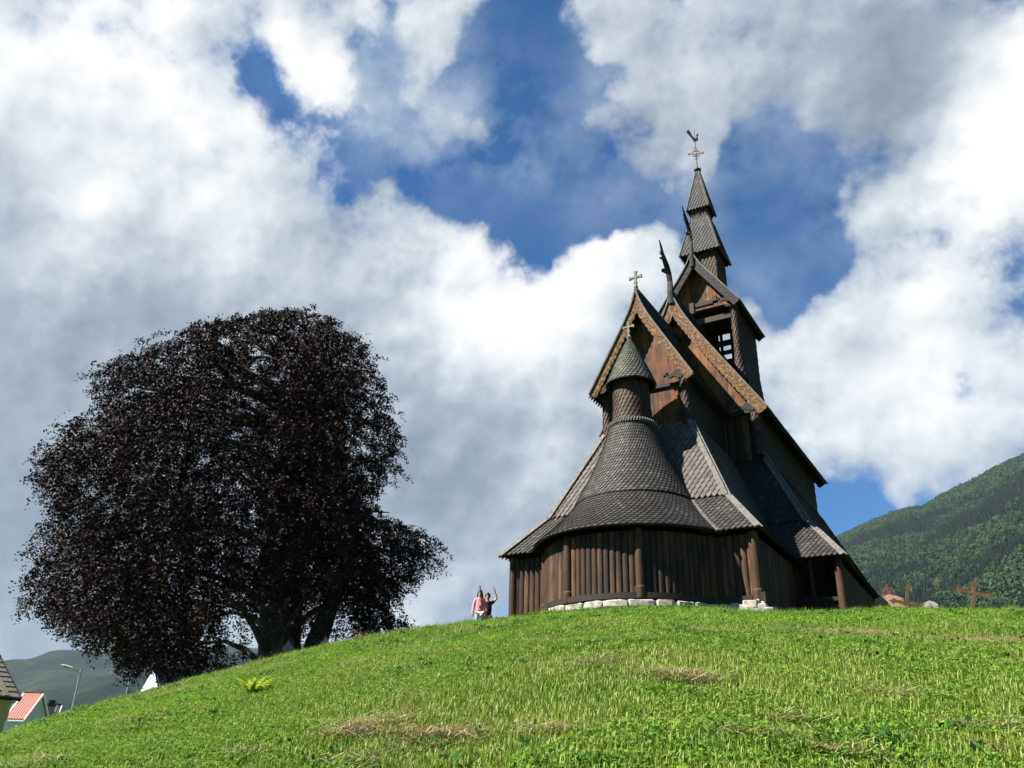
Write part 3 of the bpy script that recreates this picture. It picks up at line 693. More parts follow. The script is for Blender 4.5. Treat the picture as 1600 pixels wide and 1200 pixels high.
def leafy(name, stops, trans=.35, rough=.55, world=True, spec=.3, amp=.5):
    m, nt, b = new_mat(name)
    f, mid = grass_color(nt); oi = nt.nodes.new('ShaderNodeObjectInfo')
    g = math_(nt, 'ADD', math_(nt, 'MULTIPLY', f, 1.0), math_(nt, 'ADD', math_(nt, 'MULTIPLY', attr(nt), amp*.5), math_(nt, 'MULTIPLY', oi.outputs['Random'], amp*.3)))
    c = ramp(nt, g, stops); nt.links.new(c, b.inputs['Base Color'])
    b.inputs['Roughness'].default_value = rough; b.inputs['Specular IOR Level'].default_value = spec
    tr = nt.nodes.new('ShaderNodeBsdfTranslucent'); nt.links.new(c, tr.inputs[0])
    mx = nt.nodes.new('ShaderNodeMixShader'); mx.inputs[0].default_value = trans
    nt.links.new(b.outputs[0], mx.inputs[1]); nt.links.new(tr.outputs[0], mx.inputs[2]); nt.links.new(mx.outputs[0], nt.nodes['Material Output'].inputs[0])
    return m
M['grass'] = leafy('grass_blades', [(.36, (.019, .064, .006)), (.50, (.076, .158, .011)), (.66, (.145, .232, .018)), (.88, (.24, .25, .055))])
M['clover'] = leafy('clover_leaves', [(.40, (.022, .068, .009)), (.60, (.074, .165, .015)), (.85, (.145, .24, .025))], .35, .8, True, .12)
M['straw'] = leafy('dry_straw', [(.35, (.24, .18, .09)), (.6, (.38, .30, .17)), (.95, (.5, .42, .28))], .2)
M['weed'] = leafy('broad_leaves', [(.42, (.015, .055, .012)), (.65, (.030, .09, .014)), (.95, (.07, .16, .03))], .35, .8, True, .12)

def blade_clump(name, n, rad_, h0, h1, w, mat, lean=.5, flat=0.0):
    V = []; F = []; R = []
    for k in range(n):
        a = rng.uniform(0, 2*PI); rr = rad_*math.sqrt(rng.uniform()); x, y = rr*math.cos(a), rr*math.sin(a)
        h = rng.uniform(h0, h1); th = rng.uniform(0, 2*PI); l = rng.uniform(.1, lean)*h; ww = w*rng.uniform(.6, 1.2)
        dx, dy = math.cos(th), math.sin(th); sx, sy = -dy*ww/2, dx*ww/2
        zz = h*(1-flat)
        m1 = (x+dx*l*.3, y+dy*l*.3, zz*.55); t = (x+dx*l*1.1, y+dy*l*1.1, zz)
        i = len(V)
        V += [(x-sx, y-sy, -.02), (x+sx, y+sy, -.02), (m1[0]+sx*.8, m1[1]+sy*.8, m1[2]), (m1[0]-sx*.8, m1[1]-sy*.8, m1[2]), (t[0]+sx*.12, t[1]+sy*.12, t[2]), (t[0]-sx*.12, t[1]-sy*.12, t[2])]
        F += [(i, i+1, i+2, i+3), (i+3, i+2, i+4, i+5)]; r = rng.uniform(); R += [r, r]
    return raw_mesh(name, V, F, mat, R)
def leaf_clump(name, n, rad_, h0, h1, s, mat, up=.6):
    V = []; F = []; R = []
    for k in range(n):
        a = rng.uniform(0, 2*PI); rr = rad_*math.sqrt(rng.uniform()); x, y, z = rr*math.cos(a), rr*math.sin(a), rng.uniform(h0, h1)
        nrm = np.array((rng.normal()*up, rng.normal()*up, 1)); nrm /= np.linalg.norm(nrm); t = np.cross(nrm, (math.cos(a*3), math.sin(a*3), 0)); t /= np.linalg.norm(t); u = np.cross(nrm, t)
        ss = s*rng.uniform(.6, 1.2); c = np.array((x, y, z)); i = len(V)
        V += [c-t*ss*.8, c-u*ss*.5, c+t*ss, c+u*ss*.5]; F.append((i, i+1, i+2, i+3)); R.append(rng.uniform())
    return raw_mesh(name, V, F, mat, R)
def polar_points(n, a0, a1, d0, d1, clus=0):
    az = np.radians(rng.uniform(a0, a1, n)); d = np.sqrt(rng.uniform(d0*d0, d1*d1, n))
    return CAM[0]+d*np.sin(az), CAM[1]+d*np.cos(az)
def vnoise(x, y, s, seed):
    # cheap value noise
    g = np.random.default_rng(seed).uniform(size=(64, 64)); X = x/s; Y_ = y/s; xi = np.floor(X).astype(int); yi = np.floor(Y_).astype(int); fx = X-xi; fy = Y_-yi
    fx = fx*fx*(3-2*fx); fy = fy*fy*(3-2*fy); G = lambda i, j: g[i % 64, j % 64]
    return (G(xi, yi)*(1-fx)+G(xi+1, yi)*fx)*(1-fy)+(G(xi, yi+1)*(1-fx)+G(xi+1, yi+1)*fx)*fy
def fbm(x, y, s, seed): return .5*vnoise(x, y, s, seed)+.3*vnoise(x, y, s*.45, seed+1)+.2*vnoise(x, y, s*.2, seed+2)
def outside_church(x, y):
    ap = (np.hypot(x, y-ya) < 2.95) & (y < ya); ch = (np.abs(x) < 4.0) & (y > .25) & (y < 6); nv = (np.abs(x) < 5.4) & (y > 4.5) & (y < 18)
    return ~(ap | ch | nv)
def mk(x, y, smin, smax, nidx, tall=None):
    z = gz(x, y); n = len(x); s = rng.uniform(smin, smax, n); zz = s*(tall if tall is not None else 1)
    e = .15; nx = -(gz(x+e, y)-z)/e*.5; ny = -(gz(x, y+e)-z)/e*.5
    rot = np.stack([-ny, nx, rng.uniform(0, 2*PI, n)], -1)*np.array((1., 1., 1.))
    rot[:, 0] = 0; rot[:, 1] = 0
    return np.stack([x, y, z], -1), rot, np.stack([s, s, zz], -1), rng.integers(0, nidx, n)

# straw patches (pixel survey of where mown hay lies)
PATCH = [(1290, 992, .9, 18), (1545, 1010, .8, 16), (1480, 985, .5, 9), (590, 1140, .7, 16), (710, 1155, .7, 16), (1110, 992, .35, 7), (1065, 1062, .4, 6), (1395, 1090, .45, 12), (1215, 1130, .4, 8), (1500, 1000, .5, 9), (410, 1180, .4, 10), (75, 1195, .4, 9), (560, 1040, .5, 9), (850, 1010, .4, 7), (1585, 1042, .5, 9), (950, 1040, .4, 8), (1160, 1150, .4, 8), (600, 1190, .6, 12), (1560, 1140, .5, 10), (880, 1145, .35, 7), (440, 1050, .5, 8), (220, 1130, .4, 7), (1300, 1180, .3, 7)]
def hit(px, py):
    d = ray(px, py); h = math.hypot(d[0], d[1]); s = np.linspace(3, 40, 1500)
    x = CAM[0]+d[0]/h*s; y = CAM[1]+d[1]/h*s; z = CAM[2]+d[2]/h*s; k = np.argmax(z < gz(x, y)); return np.array((x[k], y[k], gz(x[k], y[k]))), s[k]
patches = []
for px, py, w, n in PATCH:
    c, dd = hit(px, py); patches.append((c, w*dd/13., n if n >= 16 or (px, py) in ((1110, 992), (1065, 1062)) else n*.35))
def patchd(x, y):
    m = np.full(np.shape(x), 9.)
    for c, w, n in patches: m = np.minimum(m, np.hypot((x-c[0])/w, (y-c[1])/(w*.7)))
    return m
NG = 44000
xs, ysn = polar_points(NG, -68, 9, 3.2, 33); 
# denser towards the camera
x2, y2 = polar_points(16000, -66, 6, 3.2, 14); xs = np.concatenate([xs, x2]); ysn = np.concatenate([ysn, y2])
k = outside_church(xs, ysn); pd = patchd(xs, ysn); k &= (pd > .7) | (rng.uniform(size=len(xs)) < .45); xs, ysn = xs[k], ysn[k]
tl = .45+1.0*fbm(xs, ysn, 2.6, 11)**1.0
src = [blade_clump('grass_tuft_%d' % i, 66, .21, .012, .048, .0075, M['grass'], .9) for i in range(8)]
scatter('grass', *mk(xs, ysn, .85, 1.35, 8, tl), src, 'short sunlit green grass covering the mound')
xs, ysn = polar_points(34000, -66, 6, 3.2, 27); nn_ = fbm(xs, ysn, 3.0, 5); 
k = outside_church(xs, ysn) & (nn_+.05*(xs-CAM[0])/10 > .38); xs, ysn = xs[k], ysn[k]
src = [leaf_clump('clover_patch_%d' % i, 52, .20, .015, .06, .018, M['clover']) for i in range(6)]
scatter('clover', *mk(xs, ysn, .8, 1.3, 6), src, 'patches of small leafy clover among the grass')
# taller ragged blades, mostly at the crest and in clumps
xs, ysn = polar_points(3600, -66, 6, 4, 29); nn_ = fbm(xs, ysn, 1.6, 31); k = outside_church(xs, ysn) & (nn_ > .6); xs, ysn = xs[k], ysn[k]
src = [blade_clump('tall_tuft_%d' % i, 16, .13, .09, .22, .009, M['grass'], .9) for i in range(5)]
scatter('tall_grass', *mk(xs, ysn, .8, 1.2, 5), src, 'taller ragged grass tufts on the mound')
xs, ysn = polar_points(2200, -66, 6, 4, 24); nn_ = fbm(xs, ysn, 2.2, 77); k = outside_church(xs, ysn) & (nn_ > .53); xs, ysn = xs[k], ysn[k]
src = [leaf_clump('broad_leaf_%d' % i, 16, .12, .04, .12, .032, M['weed'], .9) for i in range(4)]
scatter('broad_leaved_weeds', *mk(xs, ysn, .6, 1.2, 4), src, 'broad leaved weeds low in the grass')
az_ = rng.uniform(-66, 6, 2600); dq = np.interp(az_, _az, _dc)+rng.uniform(-2.0, .8, 2600); xs = CAM[0]+dq*np.sin(np.radians(az_)); ysn = CAM[1]+dq*np.cos(np.radians(az_)); k = outside_church(xs, ysn) & (fbm(xs, ysn, .9, 61) > .42); xs, ysn = xs[k], ysn[k]
src = [blade_clump('crest_tuft_%d' % i, 12, .12, .05, .20, .008, M['grass'], .8) for i in range(5)]
scatter('crest_grass', *mk(xs, ysn, .7, 1.2, 5), src, 'uneven grass tufts along the crest of the mound')
# hay
px_, py_ = [], []
for c, w, n in patches:
    m_ = int(n*7); px_ += list(c[0]+rng.normal(0, w*.48, m_)); py_ += list(c[1]+rng.normal(0, w*.36, m_))
x3, y3 = polar_points(2600, -66, 6, 3.5, 24); nn_ = fbm(x3, y3, 1.9, 41); k = (nn_ > .62); px_ += list(x3[k]); py_ += list(y3[k])
src = []
for q in range(5):
    V = []; F = []; R = []
    for k in range(34):
        a = rng.uniform(0, PI); L_ = rng.uniform(.05, .17); w_ = .005; c = np.array((rng.normal(0, .13), rng.normal(0, .13), rng.uniform(.0, .05))); d = np.array((math.cos(a), math.sin(a), rng.normal()*.15)); s = np.array((-d[1], d[0], 0))*w_/2; i = len(V)
        V += [c-d*L_/2-s, c-d*L_/2+s, c+d*L_/2+s, c+d*L_/2-s]; F.append((i, i+1, i+2, i+3)); R.append(rng.uniform())
    src.append(raw_mesh('straw_%d' % q, V, F, M['straw'], R))
scatter('dry_hay', *mk(np.array(px_), np.array(py_), .8, 1.4, 5), src, 'pale dry hay left lying in patches on the grass')

# ------------------------------------------------------------------ copper beech
def copper_beech():
    HD = 38.0; base = at(427, 1030, HD)
    va = math.atan2(base[0]-CAM[0], base[1]-CAM[1]); R_ = np.array((math.cos(va), -math.sin(va), 0)); Fv = np.array((math.sin(va), math.cos(va), 0))
    def onpl(px, py):                 # point of the vertical plane through the trunk, square to the view
        d = ray(px, py); t = ((base-CAM)@Fv)/(d@Fv); p = CAM+d*t; return (p-base)@R_, p[2]
    prof = [(484, 470, 495), (493, 423, 530), (517, 336, 575), (530, 295, 590), (543, 258, 592), (574, 207, 603), (615, 129, 620), (635, 121, 630), (661, 145, 633), (692, 98, 628), (729, 62, 628), (745, 52, 600), (758, 46, 578), (780, 42, 598), (796, 48, 645), (816, 54, 690), (842, 78, 698), (865, 45, 695), (889, 31, 655), (920, 24, 628), (945, 18, 640), (965, 22, 655), (984, 28, 650), (1003, 70, 600), (1035, 150, 400), (1058, 180, 285)]
    zs, ls, rs = [], [], []
    for y, l, r in prof:
        a, za = onpl(l, y); b_, zb = onpl(r, y); zs.append((za+zb)/2); ls.append(a); rs.append(b_)
    zs, ls, rs = map(np.array, (zs, ls, rs)); o = np.argsort(zs); zs, ls, rs = zs[o], ls[o], rs[o]
    zmin, zmax = zs[0], zs[-1]
    root = empty('copper_beech', (base[0], base[1], float(gz(base[0], base[1]))), 'large dark purple copper beech with drooping branches left of the church', 'tree')
    # trunk and limbs
    mb = MB(); gzb = float(gz(base[0], base[1]))
    W = lambda u, dep, z: base*np.array((1, 1, 0))+R_*u+Fv*dep+np.array((0, 0, z))
    def P(px, py, dep=0): u, z = onpl(px, py); return W(u, dep, z)
    g0 = gzb-.2
    mb.tube([W(0, 0, g0-.6), W(0, 0, g0+.3), W(0, 0, base[2]+.2), P(428, 960), P(424, 900), P(428, 830), P(440, 740), P(450, 640), P(455, 560)], [1.1, .78, .66, .60, .60, .46, .34, .22, .08], 14)
    mb.tube([W(onpl(486, 1020)[0], .2, g0-.4), P(494, 1005, .2), P(515, 950, .1), P(535, 900, 0), P(548, 850, -.2), P(556, 800, -.1), P(558, 760, .2)], [.75, .5, .38, .36, .33, .22, .08], 12)
    mb.tube([W(.3, .6, g0), W(.8, 1.0, g0+1.5), P(470, 860, 1.8), P(490, 760, 2.6), P(500, 660, 3.2)], [.5, .38, .3, .2, .08], 10)
    limbs = []
    for i in range(54):
        t = rng.uniform(.08, 1); zt = g0+2+(zmax-g0-3.5)*t; u0_ = onpl(432, 800)[0]*0+rng.uniform(-.1, .5)
        zz = zt+rng.uniform(-1.5, 1.0); th = rng.uniform(0, 2*PI)
        l = np.interp(zz, zs, ls); r = np.interp(zz, zs, rs); hw = (r-l)/2; c = (l+r)/2
        e = W(c+hw*.85*math.cos(th), hw*.7*math.sin(th), zz); s = W(.3 if t > .3 else .1, 0, zt-1.6); mdl = s*.5+e*.5+np.array((0, 0, .9))
        mb.tube([s, s*.7+e*.3+np.array((0, 0, .7)), mdl, s*.2+e*.8+np.array((0, 0, .5)), e], [.17, .13, .09, .055, .02], 6, cap=False); limbs.append((mdl, e))
    mt, nt, b = new_mat('beech_bark'); n1 = noise(nt, 5, 6, .6, stretch=(1, 1, .5)); nt.links.new(ramp(nt, n1, [(.35, (.022, .024, .018)), (.55, (.06, .062, .045)), (.75, (.12, .12, .085))]), b.inputs['Base Color']); b.inputs['Roughness'].default_value = .9; bump(nt, b, n1, .6, .05)
    mb.build('trunk', mt, root, True)
    # crown: drooping sprays filling an uneven envelope
    NC = 14500; z = rng.uniform(zmin, zmax, NC*3); l = np.interp(z, zs, ls); r = np.interp(z, zs, rs); hw = (r-l)/2
    keep = rng.uniform(size=len(z)) < (hw/hw.max())**1.25; z, l, r, hw = z[keep][:NC], l[keep][:NC], r[keep][:NC], hw[keep][:NC]; n = len(z)
    th = rng.uniform(0, 2*PI, n); rho = rng.uniform(0, 1, n)**.42; rf = np.array([4.2, 3.4])
    u = (l+r)/2+hw*rho*np.sign(np.cos(th))*np.abs(np.cos(th))**.75; dp = np.minimum(hw, 7.5)*.88*rho*np.sin(th)
    g = fbm(u*1.0+z*.6+50, dp+z*1.3+50, 2.3, 91)
    bare = (z < zmin+3.4) & (np.abs(u-.5) < 2.6) & (rho < .75)
    g2 = fbm(th*hw*.9+200, z*1.2+80, 1.5, 93); k = (g > .34+.07*(u > 2.0)) & ~bare & ((g2 > .42) | (rho < .8)); u, dp, z, rho, th = u[k], dp[k], z[k], rho[k], th[k]
    C3 = base*np.array((1, 1, 0))+u[:, None]*R_+dp[:, None]*Fv; C3[:, 2] = z
    # leaves along the twig of each spray
    NL = 46; n = len(u); out = (np.cos(th)*rho)[:, None]*R_+(np.sin(th)*rho)[:, None]*Fv
    ln = rng.uniform(.7, 1.5, n); t = rng.uniform(0, 1, (n, NL))
    dirv = out*.6+rng.normal(0, .25, (n, 3)); top = np.clip((z-zmin)/(zmax-zmin), 0, 1)
    pos = C3[:, None, :]+dirv[:, None, :]*(t*ln[:, None])[..., None]
    droop = (1.25-1.0*top)[:, None]; pos[..., 2] += .25*t-t*t*ln[:, None]*droop*1.15
    pos += rng.normal(0, 1, (n, NL, 3))*np.array((.085, .085, .07))
    pos = pos.reshape(-1, 3); gr = gz(pos[:, 0], pos[:, 1])
    lowc = [onpl(*q) for q in [(10, 975), (50, 985), (75, 1024), (95, 1028), (110, 1008), (150, 1015), (172, 1022), (185, 1060), (215, 1058), (235, 1045), (262, 1052), (300, 1060), (370, 1045), (392, 1005), (412, 985), (450, 990), (470, 1003), (560, 1000), (700, 985)]]
    kk = ((base-CAM)@Fv)/((pos-CAM)@Fv); pp = CAM+(pos-CAM)*kk[:, None]; uu_ = (pp-base)@R_; pz = pp[:, 2]; zl = np.interp(uu_, [q[0] for q in lowc], [q[1] for q in lowc]); sid = np.repeat(np.arange(len(C3)), NL); wob = (rng.normal(-.22, .38, len(C3))[sid]+rng.normal(0, .06, len(sid))); zl = zl-wob*.8
    le = np.interp(pz, zs, ls); ri = np.interp(pz, zs, rs)
    pos = pos[(pos[:, 2] > gr+.25) & (pz > zl-.1) & (uu_ > le-wob) & (uu_ < ri+wob) & (pz < zmax-.15+wob*.7)]; n = len(pos)
    nr_ = rng.normal(0, .75, (n, 3)); nr_[:, 2] += .55; nr_ /= np.linalg.norm(nr_, axis=1)[:, None]
    tt = rng.normal(0, 1, (n, 3)); tt -= nr_*(tt*nr_).sum(1)[:, None]; tt /= np.linalg.norm(tt, axis=1)[:, None]; uu = np.cross(nr_, tt)
    s = rng.uniform(.040, .070, n)[:, None]
    V = np.stack([pos-tt*s, pos-uu*s*.62+nr_*s*.15, pos+tt*s*1.1, pos+uu*s*.62+nr_*s*.15], 1).reshape(-1, 3); F = np.arange(len(V)).reshape(-1, 4)
    m, nt, b = new_mat('beech_leaves'); c = ramp(nt, math_(nt, 'ADD', math_(nt, 'MULTIPLY', attr(nt), .38), math_(nt, 'MULTIPLY', noise(nt, 1.1, 4), .6)), [(.2, (.004, .0018, .0018)), (.5, (.014, .0045, .004)), (.75, (.034, .011, .008)), (.95, (.062, .028, .02))]); nt.links.new(c, b.inputs['Base Color'])
    b.inputs['Roughness'].default_value = .6; b.inputs['Specular IOR Level'].default_value = .12
    o = raw_mesh('crown', V, F, m, rng.uniform(size=n)); COL.objects.link(o); o.parent = root; o.matrix_parent_inverse = pinv(root)
    print('beech leaves', n)
    return base, R_, Fv
TB, TR_, TF = copper_beech()

# ------------------------------------------------------------------ terrain far away
def hill(name, table, d0, d1, z0, mat, p=1.1, amp=14, seed=3, nd=70, daz=.25, back=.55):
    az = np.arange(table[0][0], table[-1][0]+.01, daz); el = np.interp(az, [t[0] for t in table], [t[1] for t in table])
    s = np.concatenate([np.linspace(0, 1, nd), [1.05, 1.15, 1.3]]); A, S = np.meshgrid(np.radians(az), s); D = d0+(d1-d0)*S
    zr = np.tan(np.radians(np.interp(np.degrees(A), az, el)))*d1
    X = CAM[0]+D*np.sin(A); Y_ = CAM[1]+D*np.cos(A)
    Z = np.where(S <= 1, z0+(zr-z0)*np.clip(S, 0, 1)**p, zr-(S-1)*(zr-z0)*back)
    nz = (fbm(X+9000, Y_+9000, (d1-d0)*.22, seed)-.5)*2*amp*np.clip(S*6, 0, 1)*np.clip((1.02-S)*5, .12, 1)
    Z = Z+nz+CAM[2]
    o = grid_mesh(name, X, Y_, Z, mat); o['kind'] = 'structure'
    return o, (az, el, d0, d1)
def px_table(lst): return [azel(*p) for p in lst]
# hillside on the right
def terrain_mat(name, stops, s1, s2, bumpd):
    m, nt, b = new_mat(name); a = noise(nt, s1, 6, .6); c = noise(nt, s2, 6, .7); f = math_(nt, 'ADD', math_(nt, 'MULTIPLY', a, .6), math_(nt, 'MULTIPLY', c, .4))
    nt.links.new(ramp(nt, f, stops), b.inputs['Base Color']); b.inputs['Roughness'].default_value = 1; b.inputs['Specular IOR Level'].default_value = .05; bump(nt, b, c, 1, bumpd); return m
M['forest_floor'] = terrain_mat('forest_floor', [(.4, (.012, .028, .012)), (.6, (.03, .06, .02))], .01, .1, 3)
M['far_mountain'] = terrain_mat('far_mountain', [(.36, (.003, .007, .006)), (.45, (.006, .012, .008)), (.53, (.013, .020, .011)), (.62, (.030, .036, .017)), (.72, (.02, .02, .02))], .0035, .028, 30)
M['dark_spur'] = terrain_mat('dark_spur', [(.4, (.005, .011, .010)), (.6, (.012, .022, .015))], .01, .06, 14)
rt = px_table([(1180, 905), (1250, 870), (1310, 842), (1350, 824), (1385, 808), (1420, 797), (1440, 797), (1470, 778), (1500, 763), (1530, 748), (1560, 731), (1600, 714)])
rt = [(rt[0][0]-25, 2.0)]+rt+[(rt[-1][0]+8, rt[-1][1]+2.8), (rt[-1][0]+22, rt[-1][1]+4), (rt[-1][0]+60, 9)]
H1D0, H1D1 = 260, 2000
ho, _ = hill('forested_hillside', rt, H1D0, H1D1, -14, M['forest_floor'], 1.12, 22, 3, 80)
lt = px_table([(0, 1036), (45, 1031), (60, 1026), (78, 1018), (100, 1016), (150, 1018), (190, 1022), (230, 1024), (300, 1018), (360, 1008), (400, 1012), (470, 1004)])
lt = [(lt[0][0]-50, 2.5), (lt[0][0]-6, lt[0][1]-.6)]+lt+[(lt[-1][0]+8, 6.3), (lt[-1][0]+30, 5)]
hill('far_mountain', lt, 1500, 3600, -14, M['far_mountain'], 1.05, 60, 8)
st = px_table([(0, 1142), (50, 1112), (90, 1096), (130, 1082), (165, 1070), (200, 1057), (260, 1040), (330, 1026), (400, 1020)])
st = [(st[0][0]-20, -.3)]+st+[(st[-1][0]+10, 5.4), (st[-1][0]+26, 4)]
hill('dark_mountain_spur', st, 900, 1450, -14, M['dark_spur'], 1.0, 6, 12)

# forest on the hillside (reads as one mass)
def conifer(name, mat, h=14, r=2.6):
    V = []; F = []; R = []
    for t in range(9):
        z0 = h*(.06+.9*t/9); rr = r*(1-t/9.5)*rng.uniform(.9, 1.1)
        for j in range(9):
            a = 2*PI*(j+rng.uniform(-.3, .3))/9; a2 = a+.55; q = rr*rng.uniform(.75, 1.15); i = len(V)
            V += [(0, 0, z0+h*.17), (q*math.cos(a), q*math.sin(a), z0-h*.02), (q*.95*math.cos(a2), q*.95*math.sin(a2), z0), (0, 0, z0+h*.12)]; F.append((i, i+1, i+2, i+3)); R.append(rng.uniform())
    return raw_mesh(name, V, F, mat, R)
def broadleaf(name, mat, r=5.0):
    V = []; F = []; R = []
    for k in range(300):
        v = rng.normal(size=3); v /= np.linalg.norm(v); v[2] = abs(v[2])*.9 if v[2] < -.3 else v[2]; lump = 1+.28*math.sin(v[0]*5+r)*math.sin(v[1]*4+1)
        c = v*np.array((r, r, r*.95))*lump*rng.uniform(.75, 1.03)+np.array((0, 0, r*1.05)); n_ = v+rng.normal(0, .5, 3); n_ /= np.linalg.norm(n_)
        t = np.cross(n_, rng.normal(size=3)); t /= np.linalg.norm(t); u = np.cross(n_, t); s = r*rng.uniform(.12, .21); i = len(V)
        V += [c-t*s, c-u*s, c+t*s, c+u*s]; F.append((i, i+1, i+2, i+3)); R.append(rng.uniform())
    return raw_mesh(name, V, F, mat, R)
def tree_mat(name, c0, c1, c2):
    m, nt, b = new_mat(name); oi = nt.nodes.new('ShaderNodeObjectInfo'); f = math_(nt, 'ADD', math_(nt, 'MULTIPLY', oi.outputs['Random'], .6), math_(nt, 'MULTIPLY', attr(nt), .4))
    nt.links.new(ramp(nt, f, [(.1, c0), (.5, c1), (.9, c2)]), b.inputs['Base Color']); b.inputs['Roughness'].default_value = .8; b.inputs['Specular IOR Level'].default_value = .15; return m
mc = tree_mat('conifer_needles', (.002, .006, .004), (.005, .013, .007), (.012, .025, .009)); mbl = tree_mat('broadleaf_crown', (.005, .015, .006), (.013, .033, .009), (.036, .060, .016))
srcs = [conifer('conifer_source_%d' % i, mc, 15+2*i, 3.0) for i in range(3)]+[broadleaf('broadleaf_source_%d' % i, mbl, 4.6+.6*i) for i in range(3)]
dg = bpy.context.evaluated_depsgraph_get
NT = 34000; az = np.radians(rng.uniform(-13.5, 13, NT)); d = np.sqrt(rng.uniform((H1D0+150)**2, 1995**2, NT))
d[:900] = rng.uniform(1960, 2000, 900)
S = (d-H1D0)/(H1D1-H1D0); elc = np.interp(np.degrees(az), [t[0] for t in rt], [t[1] for t in rt]); X = CAM[0]+d*np.sin(az); Y_ = CAM[1]+d*np.cos(az)
Z = -14+(np.tan(np.radians(elc))*H1D1+14)*S**1.12+(fbm(X+9000, Y_+9000, (H1D1-H1D0)*.22, 3)-.5)*44*np.clip(S*6, 0, 1)*np.clip((1.02-S)*5, .12, 1)+CAM[2]-.8
con = fbm(X+500, Y_+300, 260, 19)+.42*(S-.55)+.05*rng.normal(size=NT) > .50
idx = np.where(con, rng.integers(0, 3, NT), rng.integers(3, 6, NT)); s = rng.uniform(.65, 1.25, NT)*np.where(con, .95, .9); s[S > .93] *= .75
idx = idx.astype(int)
scatter('hillside_forest', np.stack([X, Y_, Z], -1), np.stack([0*s, 0*s, rng.uniform(0, 6.28, NT)], -1), np.stack([s, s, s], -1), idx, srcs, 'dense forest of conifers and broadleaf trees on the hillside')

HAZE = .000034
# ------------------------------------------------------------------ people
def viewframe(p):
    va = math.atan2(p[0]-CAM[0], p[1]-CAM[1]); return va
def skin_mesh(name, J, Eg, mat, parent, lv=2):
    names = list(J); me = bpy.data.meshes.new(name); me.from_pydata([J[n][:3] for n in names], [(names.index(a), names.index(b)) for a, b in Eg], []); me.materials.append(mat)
    o = bpy.data.objects.new(name, me); COL.objects.link(o); md = o.modifiers.new('skin', 'SKIN'); md.use_smooth_shade = True
    sv = me.skin_vertices[0].data
    for i, n in enumerate(names):
        r = J[n][3]; rr = J[n][4] if len(J[n]) > 4 else r; sv[i].radius = (r, rr); sv[i].use_root = (i == 0)
    sb = o.modifiers.new('sub', 'SUBSURF'); sb.levels = lv; sb.render_levels = lv
    o.parent = parent; return o
M['skin'] = plain('skin', (.33, .17, .11), .5, 0, .1, 3, b_=0); M['hair'] = plain('dark_hair', (.012, .008, .006), .55, 0, .4, 40)
M['pink'] = plain('pink_jersey', (.72, .20, .23), .9, 0, .12, 12); M['white_print'] = plain('white_print', (.66, .42, .42), .9); M['cream'] = plain('pale_cotton', (.5, .46, .38), .9, 0, .2, 9)
M['navy'] = plain('black_cotton', (.012, .012, .018), .9, 0, .2, 9); M['eye'] = plain('dark_eye', (.01, .008, .006), .3, b_=0); M['lip'] = plain('lip', (.22, .07, .06), .5, b_=0)
def pb(mb, name, mat, par, smooth=False):
    o = mb.build(name, mat, None, smooth); o.parent = par; return o
